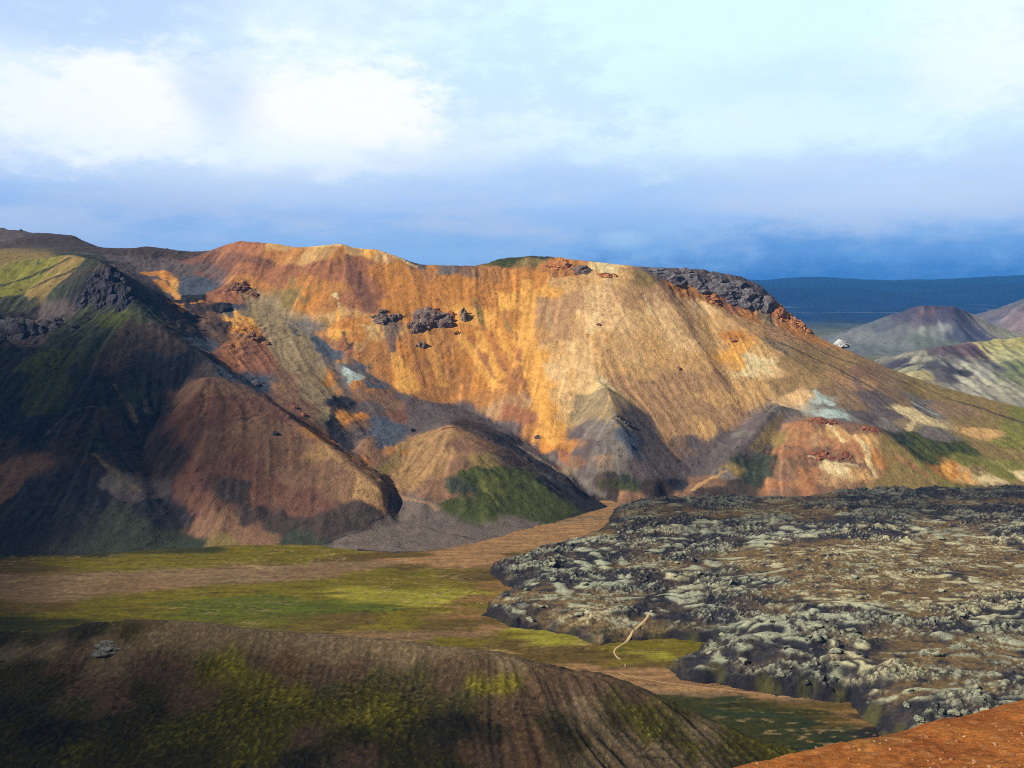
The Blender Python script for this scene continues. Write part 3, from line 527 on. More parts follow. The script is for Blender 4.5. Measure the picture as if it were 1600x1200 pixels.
# ================================================================== VALLEY FLOOR
V = Field(np.arange(-720, 800.1, 1.6), np.arange(340, 1030, 1.2))
X, Y = V.X, V.Y
V.Z = 0.9 * fbm(X / 60, Y / 40, 4, 101) + 0.25 * fbm(X / 6, Y / 6, 3, 105)
GS = {'gr': (0.132, 0.104, 0.006), 'yl': (0.24, 0.21, 0.020), 'gn': (0.080, 0.092, 0.006), 'dk': (0.036, 0.036, 0.006), 'br': (0.19, 0.120, 0.058), 'rb': (0.18, 0.108, 0.050),
      'tn': (0.28, 0.155, 0.065), 'or': (0.21, 0.115, 0.034), 'dg': (0.022, 0.032, 0.010), 'bk': (0.015, 0.014, 0.012), 'ol': (0.100, 0.064, 0.012)}
VP = """
0,880,ol 100,878,gr 200,875,gr 300,868,gr 400,862,gr 500,865,gr 50,890,ol 150,888,gr 300,880,gr 450,875,gr 550,872,ol 620,868,ol 0,862,dg 150,866,dk 300,860,dk
0,905,br 80,905,br 160,902,br 250,900,br 350,895,br 450,888,br 550,882,br 640,875,tn 720,866,tn 800,850,tn 850,838,tn 900,825,tn 940,818,tn 0,925,br 100,922,br 200,915,rb 300,906,br 400,902,br 500,892,rb 60,935,br 200,905,rb 0,945,ol 60,950,ol
700,880,tn 760,870,tn 650,888,ol 580,895,gr 780,860,tn 880,840,tn 820,868,ol 740,878,tn
150,945,gr 250,935,gr 350,925,gr 450,915,gr 560,905,gr 680,895,gr 740,895,ol 300,945,gn 380,945,gn 450,945,gn 520,945,gn 560,950,gn 400,938,gn 600,925,yl 640,932,yl 680,935,yl 700,930,yl 720,915,gr 620,915,gr 500,930,gr 560,935,yl 660,940,yl 640,958,gr 700,955,gr 560,965,ol 640,975,gr 700,980,ol 740,900,ol 760,915,or 735,935,or 725,950,or 722,962,or 745,945,gr 740,970,ol 770,975,ol 200,955,gr 100,960,gr 50,970,dk 640,995,rb 700,992,rb 760,980,tn 690,1000,gr 800,990,gr 840,1000,yl 820,985,yl 870,1005,yl 900,1015,ol 780,1005,ol 850,1020,ol 930,1030,ol 980,1035,gr 1020,1025,yl 1060,1025,gr 1000,1010,gr 1040,1035,ol 1080,1020,gr
980,1050,tn 960,1040,tn 1000,1045,ol 1020,1050,tn 1060,1060,tn 1000,1060,tn 1040,1075,tn 1100,1075,tn 1150,1078,tn 1200,1085,tn 1260,1088,br 1300,1092,br 1020,1072,br 1080,1082,br 1120,1092,dg 1060,1095,dk 1160,1100,dk 1220,1105,dk 1280,1110,dk 1150,1115,dg 1100,1110,dk 1230,1130,dg 1180,1130,dk 1290,1130,ol 1330,1110,or 1345,1130,or 1320,1140,dg 1360,1120,bk 1260,1160,dg 1200,1160,dk 1400,1140,bk 1130,1140,dk 1300,1100,ol
1000,780,br 960,785,tn 980,776,br 1100,780,br 900,812,br 940,800,tn 1300,780,br 1500,775,ol 1600,775,ol
""".split()
vp = []; vc = []
for s in VP:
    u, v, n = s.split(','); vp.append(at_z(float(u), float(v), 0)); vc.append(GS[n])
wrp = fbm(X / 45, Y / 22, 4, 111)
sv = blend_soil(X + 24 * wrp + 30 * fbm(X / 90, Y / 12, 3, 121), Y + 7 * fbm(X / 60, Y / 18, 4, 113), V.Z * 0, vp, vc, 4.5, (0.45, 1, 1))
st = fbm(X / 38 + 0.4 * wrp, Y / 4.5 + 1.5 * wrp, 4, 131)          # braided threads across the flat
sv = sv * 0.86 * (1 + 0.6 * st[..., None]) * (1 + 0.55 * fbm(X / 3.2, Y / 1.8, 4, 133, gain=0.7))[..., None]
thread = sstep(np.abs(fbm(X / 55, Y / 11, 3, 141)), 0.035, 0.008)[..., None] * sstep(fbm(X / 120, Y / 60, 2, 151), -0.05, 0.25)[..., None]
sv = sv * (1 - 0.75 * thread) + 0.75 * thread * np.array((0.30, 0.20, 0.09))
thr2 = sstep(np.abs(fbm(X / 48, Y / 9, 3, 145)), 0.03, 0.008)[..., None] * sstep(fbm(X / 90, Y / 50, 2, 157), 0.0, 0.25)[..., None]
sv = sv * (1 - 0.6 * thr2)
V.Z -= 0.5 * thread[..., 0]
mat_val = earth_material("meadow_turf", (0.16, 0.8), 0.6, 0.5, 0.8)
o = grid_obj("valley_floor", X, Y, V.Z, mat_val, np.clip(sv, 0.004, 0.6)); tag(o, kind='structure')

# ================================================================== THE PLAIN out to the horizon
gxs = np.concatenate([np.linspace(-15800, -2500, 20), np.linspace(-2400, 4000, 330), np.linspace(4200, 15800, 20)])
gys = np.concatenate([np.linspace(-6000, 200, 12), np.linspace(260, 6500, 320), np.linspace(6800, 14300, 30)])
Pn = Field(gxs, gys); X, Y = Pn.X, Pn.Y
far = sstep(Y, 1500, 1900)
Pn.Z = -6 + far * (4 + 8 * fbm(X / 300, Y / 300, 4, 201))
pc = np.zeros(X.shape + (3,)) + np.array((0.006, 0.020, 0.066))  # blue haze of distance painted into the far ground colour
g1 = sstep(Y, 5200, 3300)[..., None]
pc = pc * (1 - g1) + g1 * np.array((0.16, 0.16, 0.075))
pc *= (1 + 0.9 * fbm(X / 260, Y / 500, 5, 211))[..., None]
snow = sstep(fbm(X / 900, Y / 420, 3, 215), 0.34, 0.42)[..., None] * sstep(Y, 4000, 5500)[..., None]
pc = pc * (1 - 0.5 * snow) + 0.5 * snow * np.array((0.12, 0.15, 0.18))
mat_far = earth_material("far_land", (0.02, 0.12), 0.4, 0.4, 5)
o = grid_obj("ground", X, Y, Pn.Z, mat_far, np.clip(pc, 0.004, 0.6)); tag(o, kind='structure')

# ------------------------------------------------------------------ hills beyond
def far_hill(name, pl, soils, x0, x1, y0, y1, res, rough, seed, kind='structure', flowk=2.0, sk=0.18):
    Fd = Field(np.arange(x0, x1, res), np.arange(y0, y1, res)); Fd.from_points(pl); Fd.Z = blur(Fd.Z, 1.5)
    S = Fd.flow(perlin(Fd.X / (res * 5), Fd.Y / (res * 5), seed), res * 30, res * 1.5, 3)
    li = sstep(Fd.Z, -2, 30)
    Fd.Z = Fd.Z + li * (flowk * S + rough * fbm(Fd.X / 45, Fd.Y / 45, 5, seed + 1, gain=0.55))
    q = [Fd.hit(u, v, y0 + 2, y1 - 2, 500) for u, v, c in soils]
    c = blend_soil(Fd.X + 12 * S, Fd.Y + 25 * fbm(Fd.X / 60, Fd.Y / 60, 3, seed + 5), Fd.Z, q, [c for *_, c in soils], 4)
    c = c * (1 + sk * S + 0.35 * fbm(Fd.X / 25, Fd.Y / 25, 4, seed + 7))[..., None]
    o = grid_obj(name, Fd.X, Fd.Y, Fd.Z, mat_far, np.clip(c, 0.004, 0.6)); tag(o, kind=kind); return Fd
pl = []
rim_ = [A(1418, 481, 3020), A(1440, 476, 3000), A(1470, 477, 2985), A(1490, 477, 2990), A(1505, 483, 3020)]
pl += line_pts(rim_, 12)
pl += [A(1450, 478, 3080), A(1480, 478, 3080), A(1455, 484, 3040), A(1485, 484, 3040)]
pl += line_pts([A(1418, 481, 3020), A(1370, 500, 3020), A(1320, 525, 3020), A(1270, 548, 3000)], 20)
pl += line_pts([A(1505, 483, 3020), A(1540, 500, 3010), A(1575, 515, 3000), A(1640, 535, 2950)], 20)
pl += line_pts([A(1440, 520, 2890), A(1430, 552, 2790)], 20) + line_pts([A(1500, 515, 2890), A(1520, 550, 2800)], 20)
for k in range(36):
    a = k * math.pi / 18; pl.append((1420 + 560 * math.cos(a), 3040 + 420 * math.sin(a), -12))
pl += [(700, 2400, -14), (2200, 2400, -14), (700, 3700, -14), (2200, 3700, -14)]
cs = [(1350, 530, (0.15, 0.16, 0.125)), (1400, 540, (0.14, 0.155, 0.115)), (1380, 510, (0.10, 0.11, 0.10)), (1420, 490, (0.07, 0.065, 0.075)), (1450, 500, (0.10, 0.085, 0.085)), (1446, 486, (0.16, 0.11, 0.085)), (1460, 484, (0.07, 0.06, 0.07)), (1432, 486, (0.07, 0.06, 0.07)),
      (1480, 500, (0.085, 0.08, 0.09)), (1500, 490, (0.07, 0.06, 0.075)), (1470, 510, (0.25, 0.26, 0.20)), (1460, 520, (0.22, 0.24, 0.17)), (1500, 525, (0.07, 0.075, 0.085)), (1540, 505, (0.28, 0.26, 0.16)), (1560, 515, (0.26, 0.25, 0.13)), (1520, 515, (0.09, 0.085, 0.10)), (1440, 530, (0.13, 0.15, 0.10)), (1400, 520, (0.13, 0.14, 0.11)), (1480, 540, (0.12, 0.14, 0.09))]
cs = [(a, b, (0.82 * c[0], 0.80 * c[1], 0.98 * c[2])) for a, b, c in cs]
far_hill("crater_hill", pl, cs, 850, 2100, 2550, 3500, 6.0, 7, 301, flowk=0.7, sk=0.06)
pl = line_pts([A(1545, 500, 3900), A(1575, 483, 3900), A(1600, 466, 3900), A(1680, 440, 3950), A(1800, 425, 4000), A(2000, 470, 4000)], 30)
for k in range(-1, 14): pl.append((1750 + 180 * k, 3450, -12)); pl.append((1750 + 180 * k, 4600, -12))
pl += [A(1530, 520, 3850), A(1500, 530, 3800)]
far_hill("purple_hill", pl, [(1580, 485, (0.12, 0.095, 0.10)), (1590, 500, (0.17, 0.12, 0.115)), (1560, 500, (0.10, 0.09, 0.10)), (1598, 470, (0.09, 0.09, 0.095)), (1590, 510, (0.18, 0.13, 0.12))], 1600, 4000, 3420, 4650, 9.0, 10, 321)
# mossy lava hill at the right edge
pl = line_pts([A(1375, 572, 1990), A(1410, 556, 1990), A(1440, 545, 2000), A(1500, 538, 2030), A(1525, 536, 2040), A(1560, 530, 2100), A(1620, 524, 2150), A(1760, 510, 2200), A(2000, 560, 2100)], 12)
pl += line_pts([A(1430, 585, 1850), A(1500, 600, 1800), A(1600, 608, 1790), A(1750, 610, 1780), A(2000, 620, 1750)], 14)
pl += line_pts([A(1450, 565, 1930), A(1500, 565, 1930), A(1560, 560, 1950), A(1600, 555, 1970)], 14)
pl += [(700, 1900, -14), (780, 2300, -14), (1100, 2400, -10), (1500, 2500, -14), (2000, 2500, -14), (740, 1650, -14), (1200, 1620, -12), (2000, 1600, -14)]
cs = [(1400, 572, (0.05, 0.045, 0.055)), (1420, 575, (0.22, 0.22, 0.13)), (1440, 555, (0.22, 0.21, 0.15)), (1470, 550, (0.08, 0.06, 0.065)), (1500, 545, (0.09, 0.06, 0.065)), (1530, 545, (0.10, 0.06, 0.06)), (1560, 545, (0.32, 0.29, 0.11)), (1590, 540, (0.28, 0.25, 0.09)), (1580, 555, (0.33, 0.31, 0.15)),
      (1460, 575, (0.06, 0.055, 0.06)), (1480, 590, (0.09, 0.08, 0.085)), (1500, 565, (0.13, 0.12, 0.11)), (1520, 575, (0.28, 0.27, 0.20)), (1540, 585, (0.26, 0.25, 0.20)), (1520, 595, (0.28, 0.26, 0.19)), (1560, 600, (0.28, 0.26, 0.18)), (1560, 575, (0.09, 0.085, 0.08)), (1590, 575, (0.13, 0.15, 0.06)), (1590, 590, (0.14, 0.15, 0.07)), (1440, 585, (0.26, 0.22, 0.10)), (1490, 580, (0.05, 0.045, 0.05))]
far_hill("mossy_lava_hill", pl, cs, 720, 1700, 1640, 2450, 3.2, 9, 341, flowk=0.8)
# distant ranges under the cloud, blue of far air painted into their colour
def range_hill(name, y, prof, seed, colr, thick=1500):
    us = np.array([p[0] for p in prof], float); vs = np.array([p[1] for p in prof], float)
    xs_ = np.linspace((us[0] - 800) / F * y, (us[-1] - 800) / F * y, 260); rows = np.linspace(-1, 1, 50)
    top = np.interp(xs_ / y * F + 800, us, vs); z = np.array([at(800, t, y)[2] for t in top])
    XX, RR = np.meshgrid(xs_, rows); YY = y + RR * thick
    ZZ = -15 + (z[None] + 15) * (np.cos(RR * math.pi / 2) ** 1.3) + 45 * fbm(XX / 900, YY / 900, 5, seed) * (1 - RR ** 2)
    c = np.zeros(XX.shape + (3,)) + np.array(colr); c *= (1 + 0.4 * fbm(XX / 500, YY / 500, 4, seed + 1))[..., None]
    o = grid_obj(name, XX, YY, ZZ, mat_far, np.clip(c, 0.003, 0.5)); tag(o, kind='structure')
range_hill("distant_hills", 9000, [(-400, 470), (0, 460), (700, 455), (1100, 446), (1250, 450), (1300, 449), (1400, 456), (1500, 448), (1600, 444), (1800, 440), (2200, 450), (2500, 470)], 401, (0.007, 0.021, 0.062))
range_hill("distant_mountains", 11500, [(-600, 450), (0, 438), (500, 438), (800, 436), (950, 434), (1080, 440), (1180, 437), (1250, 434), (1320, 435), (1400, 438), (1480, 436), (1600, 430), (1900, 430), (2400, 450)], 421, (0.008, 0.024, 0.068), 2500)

# ================================================================== LAVA FIELD
poly = [at_z(*p, 0)[:2] for p in ((950, 822), (880, 852), (810, 872), (762, 886), (775, 905), (800, 922), (768, 940), (752, 962), (790, 978), (850, 985), (905, 1000), (945, 1012), (985, 1000), (1050, 1000), (1110, 1005), (1085, 1022), (1040, 1042), (1060, 1062), (1150, 1077), (1250, 1092), (1330, 1100), (1350, 1125), (1380, 1155), (1420, 1180), (1700, 1240), (2300, 1240), (2000, 770), (1600, 770), (1400, 776), (1200, 781), (1000, 783), (958, 795))]
poly = np.array(poly)
LF = Field(np.arange(-60, 760, 0.95), np.arange(385, 1020, 0.95)); X, Y = LF.X, LF.Y
def poly_sd(X, Y, P):
    d = np.full(X.shape, 1e9); ins = np.zeros(X.shape, bool)
    for a, b in zip(P, np.roll(P, -1, 0)):
        e = b - a; t = np.clip(((X - a[0]) * e[0] + (Y - a[1]) * e[1]) / (e @ e), 0, 1)
        d = np.minimum(d, np.hypot(X - a[0] - t * e[0], Y - a[1] - t * e[1]))
        c = (a[1] > Y) != (b[1] > Y); xi = a[0] + (Y - a[1]) / (b[1] - a[1] + 1e-12) * e[0]
        ins ^= c & (X < xi)
    return np.where(ins, d, -d)
sd = poly_sd(X + 7 * fbm(X / 25, Y / 25, 4, 501), Y + 7 * fbm(X / 25, Y / 25, 4, 503), poly)
front = sstep(X - 0.5 * (Y - 480), 40, 160)                          # thicker flow front at the right
thick = 7.5 + 7 * front
wa = fbm(X / 30, Y / 22, 3, 505); wb = fbm(X / 30, Y / 22, 3, 507)
B0 = np.abs(perlin(X / 62 + 0.25 * Y / 62 + 0.5 * wa, Y / 27 + 0.5 * wb, 511)) * 2.2
B1 = np.abs(perlin(X / 19 + 0.3 * Y / 19 + 0.6 * wb, Y / 9.5 + 0.6 * wa, 521)) * 2.0
B2 = np.abs(perlin(X / 6.5 + 0.5 * wa, Y / 4.8 + 0.5 * wb, 531)) * 2.0
B3 = np.abs(perlin(X / 2.9, Y / 2.5, 533)) * 2.0
rub = sstep(fbm(X / 48, Y / 26, 3, 553), -0.25, 0.12)                     # rubbly stretches between smooth mossy humps
calm = sstep(0.0 + fbm(X / 110, Y / 70, 3, 541) + 0.5 * sstep(X, 110, 240) * sstep(Y, 590, 650) * sstep(Y, 790, 710), 0.02, 0.28)  # flatter, grass-grown stretches
h = thick * (0.3 * sstep(sd, 0, 8) + 0.7 * sstep(sd, 2, 34))
h = h + sstep(sd, 0, 5) * ((1 - 0.5 * calm) * (2.6 * B0 + 1.5 * B1 * (1 - 0.35 * rub)) + (1 - 0.7 * calm) * (0.35 + 0.9 * rub) * (1.15 * B2 + 0.75 * B3) + rub * 1.1 * fbm(X / 3.0, Y / 2.4, 3, 551) + 0.25 * fbm(X / 5, Y / 4, 3, 555))
LF.Z = np.where(sd > 0, h, -3.0 + np.maximum(sd, -6) * 0.4)
hb = LF.Z - blur(LF.Z, 7); hb2 = LF.Z - blur(LF.Z, 2.2); hb3 = LF.Z - blur(LF.Z, 22)
lgy, lgx = np.gradient(blur(LF.Z, 1.0), 0.95, 0.95); lsl = np.hypot(lgx, lgy)
patchy = fbm(X / 70, Y / 26, 4, 561)
hump = sstep(0.55 * B1 + 0.35 * B0 + 0.10 * B2 + 0.85 * patchy, 0.52, 0.86)                     # smooth crowns carry a thick pale moss cushion
crack = sstep(B2, 0.30, 0.10) * rub + 0.8 * sstep(B3, 0.30, 0.08) * rub + 0.9 * sstep(B1, 0.22, 0.05)
flecks = rub * sstep(B3 + 0.8 * B2 * 0.6 + 0.7 * patchy + 0.4 * fbm(X / 2.5, Y / 2.5, 2, 563), 1.02, 1.5)
mossf = np.clip(hump * (1 - 0.35 * rub) * (1 - 0.8 * calm * (B1 < 0.5)) + 0.8 * flecks, 0, 1) * (1 - np.clip(crack, 0, 0.9)) * (1 - 0.75 * sstep(lsl, 0.55, 1.2)) * (1 - 0.8 * sstep(sd, 14, 5))
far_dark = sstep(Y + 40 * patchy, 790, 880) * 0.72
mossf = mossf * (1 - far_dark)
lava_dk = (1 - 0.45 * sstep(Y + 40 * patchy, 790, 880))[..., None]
rockc = np.array((0.024, 0.023, 0.028)); mossc = np.array((0.43, 0.395, 0.235)); mossg = np.array((0.30, 0.31, 0.215)); brn = np.array((0.16, 0.104, 0.042)); hea = np.array((0.055, 0.042, 0.034))
warm = sstep(fbm(X / 90, Y / 60, 3, 571) + 0.6 * sstep(X, 120, 300) * sstep(Y, 560, 640) * sstep(Y, 830, 740), 0.1, 0.5)[..., None]
lc = rockc + (hea - rockc) * sstep(fbm(X / 20, Y / 14, 4, 573), -0.15, 0.25)[..., None]
lc = lc + (brn - lc) * (calm * sstep(fbm(X / 12, Y / 8, 3, 575), -0.5, 0.1))[..., None] * 0.9
mc = mossg + (mossc - mossg) * warm
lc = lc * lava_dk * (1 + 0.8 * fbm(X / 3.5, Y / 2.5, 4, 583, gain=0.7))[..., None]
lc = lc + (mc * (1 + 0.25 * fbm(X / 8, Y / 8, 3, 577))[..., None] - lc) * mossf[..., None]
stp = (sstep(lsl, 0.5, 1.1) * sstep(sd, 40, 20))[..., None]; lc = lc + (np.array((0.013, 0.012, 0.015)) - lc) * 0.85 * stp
edge_g = (sstep(sd, 22, 3) * sstep(fbm(X / 18, Y / 18, 3, 579), -0.1, 0.3) * sstep(Y, 660, 560))[..., None] * (1 - mossf[..., None])
lc = lc + (np.array((0.065, 0.062, 0.018)) - lc) * edge_g * 0.8
mat_lava = earth_material("mossy_lava", (0.35, 1.4), 0.6, 0.9, 0.9)
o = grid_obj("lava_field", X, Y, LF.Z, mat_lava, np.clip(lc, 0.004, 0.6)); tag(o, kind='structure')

# ================================================================== NEAR HILL in cloud shade
H = Field(np.arange(-360, 330, 0.62), np.arange(225, 560, 0.62)); X, Y = H.X, H.Y
pts = []
hc = [(-300, 990, 445), (-100, 985, 445), (0, 985, 445), (60, 990, 440), (100, 980, 438), (140, 969, 435), (200, 964, 432), (290, 968, 430), (400, 982, 427), (500, 988, 425), (600, 995, 422), (700, 1008, 418), (800, 1022, 413), (880, 1040, 408), (950, 1055, 402), (1040, 1090, 393), (1100, 1120, 388), (1180, 1150, 384), (1260, 1176, 380), (1350, 1204, 376), (1500, 1250, 370)]
L(*hc, gap=8)
for p in line_pts([A(*q) for q in hc], 16): pts.append((p[0] + 12, p[1] + 55, p[2] - 33)); pts.append((p[0] + 25, p[1] + 115, -12))
L((-300, 1060, 400), (0, 1060, 402), (200, 1050, 402), (400, 1060, 398), (600, 1075, 392), (800, 1100, 380), (930, 1130, 372), (1050, 1170, 366), (1180, 1210, 360))
L((-300, 1130, 365), (0, 1130, 368), (200, 1120, 370), (400, 1130, 365), (560, 1140, 360), (680, 1150, 358), (720, 1190, 346), (900, 1200, 345), (1100, 1240, 345))
L((-300, 1230, 335), (0, 1230, 335), (300, 1230, 332), (600, 1235, 330), (1000, 1300, 325)); L((-400, 1500, 260), (400, 1500, 255), (1400, 1600, 250))
pts += [(-360, 560, -12), (330, 560, -12), (330, 225, -20), (-360, 225, 20), (330, 400, -10), (0, 225, 20)]
H.from_points(pts); H.Z = blur(H.Z, 4)
S1 = H.flow(perlin(X / 7, Y / 7, 601), 40, 1.2, 8); S2 = H.flow(perlin(X / 2.6, Y / 2.6, 603), 22, 0.8, 6)
rgt = sstep(X + 0.2 * (Y - 380), -60, 40)
H.Z += (0.10 + 0.75 * rgt) * 0.5 * S1 + 0.2 * S2 * (0.4 + rgt) + 1.6 * fbm(X / 30, Y / 30, 4, 605)
crest_d = sstep(Y - np.interp(X, [A(*q)[0] for q in hc], [A(*q)[1] for q in hc]), -28, -8)
tus = np.clip(fbm(X / 2.3, Y / 2.3, 3, 611), -0.1, 1) + 0.5 * np.clip(fbm(X / 5, Y / 4, 3, 613), -0.1, 1)
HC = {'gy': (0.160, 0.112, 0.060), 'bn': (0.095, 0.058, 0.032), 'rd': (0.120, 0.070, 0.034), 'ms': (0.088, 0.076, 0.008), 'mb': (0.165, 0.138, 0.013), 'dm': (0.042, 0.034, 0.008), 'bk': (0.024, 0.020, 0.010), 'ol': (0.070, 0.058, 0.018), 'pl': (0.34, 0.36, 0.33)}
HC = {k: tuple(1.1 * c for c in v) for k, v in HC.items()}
HP = """
0,1000,bk 60,998,dm 120,985,bk 180,975,ol 220,970,bn 300,975,gy 400,990,gy 500,998,gy 600,1005,gy 700,1018,gy 800,1035,gy 880,1052,bn 940,1068,bn 200,985,dm 160,980,bk 80,1020,gy 20,1020,gy 250,1000,gy 330,1005,gy 420,1015,gy 520,1020,gy 620,1030,gy 700,1045,bn 760,1050,bn 100,1040,bn 50,1040,dm 170,1035,gy 230,1040,bn 280,1050,bn 350,1040,mb 380,1050,mb 330,1040,ms 400,1035,bn 450,1045,rd 500,1055,bn 550,1050,bn 600,1060,ol 660,1060,ol 700,1070,bn 750,1072,mb 790,1068,mb 830,1075,bn
0,1060,dm 80,1065,dm 130,1080,rd 180,1095,rd 120,1100,ol 60,1090,dm 20,1110,bk 60,1140,bk 100,1150,bk 10,1150,dm 180,1130,dm 240,1110,dm 220,1080,dm 290,1090,rd 330,1085,rd 360,1090,ms 410,1080,mb 450,1090,mb 400,1110,ms 350,1125,ms 300,1140,ms 250,1150,ms 200,1160,dm 450,1120,ms 500,1110,ms 550,1100,ms 520,1080,ol 580,1085,ms 560,1120,mb 600,1110,mb 620,1130,ms 480,1150,bn 520,1160,dm 560,1150,dm 430,1160,ms 380,1170,ms 320,1180,dm 260,1190,dm 160,1190,dm 80,1190,dm 20,1190,dm 120,1170,ms 470,1185,bk 560,1185,bn 620,1180,dm 650,1140,dm 680,1130,bk 720,1130,bk 740,1140,bk 710,1160,bk 690,1110,ol 650,1090,ol 640,1110,ms 720,1090,ol 770,1100,bn 790,1130,rd 780,1150,bk 800,1160,rd 760,1180,bn 730,1170,rd 820,1190,rd 840,1150,rd 700,1190,dm 660,1190,dm
830,1100,bn 870,1090,bn 900,1100,gy 860,1120,dm 880,1140,bk 900,1160,dm 930,1180,gy 940,1150,gy 910,1120,gy 960,1180,gy 980,1170,gy 920,1075,bn 960,1090,ol 1000,1110,ms 980,1120,dm 1020,1140,ms 1050,1150,ol 1080,1170,ms 1100,1150,gy 1120,1170,ol 1150,1165,ms 1040,1180,gy 1000,1190,gy 1100,1190,gy 1200,1180,ms 990,1090,bn 1040,1110,ol 1140,1190,ol
165,1010,gy 180,1012,gy
""".split()
hp = []; hcl = []
for s in HP:
    u, v, n = s.split(','); hp.append(H.hit(float(u), float(v), 240, 470)); hcl.append(HC[n])
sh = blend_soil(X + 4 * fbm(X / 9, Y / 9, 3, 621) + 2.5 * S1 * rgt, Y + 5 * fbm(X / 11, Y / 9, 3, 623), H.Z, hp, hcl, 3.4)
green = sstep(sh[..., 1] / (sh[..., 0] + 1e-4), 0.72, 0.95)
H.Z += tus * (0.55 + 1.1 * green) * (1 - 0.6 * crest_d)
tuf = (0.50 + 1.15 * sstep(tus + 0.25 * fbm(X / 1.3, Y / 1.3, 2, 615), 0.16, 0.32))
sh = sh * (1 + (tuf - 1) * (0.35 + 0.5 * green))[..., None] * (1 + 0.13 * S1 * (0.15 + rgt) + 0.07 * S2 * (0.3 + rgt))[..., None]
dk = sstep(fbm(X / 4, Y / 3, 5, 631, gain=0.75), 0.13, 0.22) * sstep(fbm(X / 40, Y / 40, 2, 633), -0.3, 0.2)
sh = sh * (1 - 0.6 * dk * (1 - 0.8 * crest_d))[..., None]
mat_hill = earth_material("heath_turf", (0.4, 1.9), 0.75, 1.0, 0.7)
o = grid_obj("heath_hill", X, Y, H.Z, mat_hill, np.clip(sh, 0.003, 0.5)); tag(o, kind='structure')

# ================================================================== ORANGE SCREE SLOPE under the viewer
O = Field(np.arange(-40, 110, 0.16), np.arange(-25, 110, 0.16)); X, Y = O.X, O.Y
pts = []
oe = [(900, 1260, 52), (1130, 1201, 55), (1250, 1172, 57), (1400, 1140, 60), (1500, 1117, 63), (1600, 1094, 66), (1750, 1058, 70), (2100, 985, 80)]
L(*oe, gap=4)
for p in line_pts([A(*q) for q in oe], 8): pts.append((p[0] - 1, p[1] + 5, p[2] - 4.2)); pts.append((p[0] - 4, p[1] + 22, p[2] - 25)); pts.append((p[0] - 8, p[1] + 60, p[2] - 80))
L((900, 1400, 38), (1130, 1300, 44), (1400, 1240, 46), (1600, 1200, 48), (1900, 1140, 50), gap=4)
L((900, 1700, 24), (1400, 1500, 28), (1900, 1380, 30), gap=4)
pts += [(0, 0, 248.2), (12, 0, 251), (-12, 0, 243), (0, -25, 258), (-40, -25, 240), (110, -25, 285), (110, 40, 262), (-40, 30, 205), (-40, 110, 140), (110, 110, 130), (20, 0, 254), (0, 12, 241), (60, 10, 262)]
O.from_points(pts); O.Z = blur(O.Z, 6)
O.Z += 0.40 * fbm(X / 4.2, Y / 4.2, 5, 701) + 0.12 * fbm(X / 0.7, Y / 0.7, 3, 703)
oc = np.zeros(X.shape + (3,)) + np.array((0.32, 0.110, 0.022))
v1 = sstep(fbm(X / 6, Y / 6, 4, 711), -0.2, 0.3)[..., None]; v2 = sstep(fbm(X / 1.5, Y / 1.5, 4, 713), 0.05, 0.4)[..., None]
oc = oc + (np.array((0.20, 0.056, 0.012)) - oc) * v1 * 0.8; oc = oc + (np.array((0.38, 0.17, 0.055)) - oc) * v2 * 0.5
ov = (sstep(fbm(X / 9, Y / 5, 3, 715), 0.2, 0.4) * sstep(Y, 52, 60))[..., None]; oc = oc + (np.array((0.22, 0.13, 0.03)) - oc) * ov * 0.6
mat_or = earth_material("orange_scree", (1.2, 6.0), 0.8, 1.0, 0.2)
o = grid_obj("orange_slope", X, Y, O.Z, mat_or, np.clip(oc, 0.004, 0.6)); tag(o, kind='structure')

# ================================================================== FOOTPATH
def strip(name, world_pts, width, fields, mat, soilc, lift=0.15):
    P = np.array(line_pts(world_pts, 1.5)); P[:, :2] = np.stack([np.convolve(np.pad(P[:, k], 4, mode='edge'), np.ones(9) / 9, 'valid') for k in (0, 1)], 1)
    T = np.gradient(P[:, :2], axis=0); T /= np.linalg.norm(T, axis=1)[:, None] + 1e-9; Nn = np.stack([-T[:, 1], T[:, 0]], 1)
    wv = width * (1 + 0.35 * perlin(np.arange(len(P)) / 5.0, np.zeros(len(P)), 5))
    rows = []
    for k in (-1, -0.5, 0, 0.5, 1):
        q = P[:, :2] + Nn * (wv * 0.5 * k)[:, None]; rows.append(q)
    Q = np.stack(rows, 1); z = np.max([f.sample(Q[..., 0].ravel(), Q[..., 1].ravel()) for f in fields], 0).reshape(Q.shape[:2])
    zc = z.max(1); zc = np.convolve(np.pad(zc, 3, mode='edge'), np.ones(7) / 7, 'valid')
    z = np.maximum(zc[:, None], z) + lift; z[:, 0] -= 0.6; z[:, -1] -= 0.6
    s = np.zeros(Q.shape[:2] + (3,)) + np.array(soilc)
    o = grid_obj(name, Q[..., 0], Q[..., 1], z, mat, s); tag(o, kind='structure'); return o
def lhit(u, v):
    best = LF.hit(u, v, 390, 1000); g = at_z(u, v, 0)
    return tuple(best if best[1] < g[1] and best[2] > 0.5 else g)
mat_path = earth_material("trodden_earth", (0.6, 3), 0.25, 0.3, 0.2)
strip("path", [tuple(at_z(*p, 0.3)) for p in ((972, 1034), (985, 1040), (968, 1045), (962, 1050), (985, 1056), (1030, 1064), (1090, 1072), (1170, 1081), (1250, 1089), (1300, 1095))], 1.6, (V,), mat_path, (0.28, 0.17, 0.085))
strip("path", [lhit(*p) for p in ((972, 1032), (964, 1027), (957, 1020), (962, 1012), (975, 1006), (983, 997), (988, 988), (1000, 978), (1010, 968), (1015, 960), (1019, 951))], 2.3, (V, LF), mat_path, (0.42, 0.30, 0.155), 0.05)

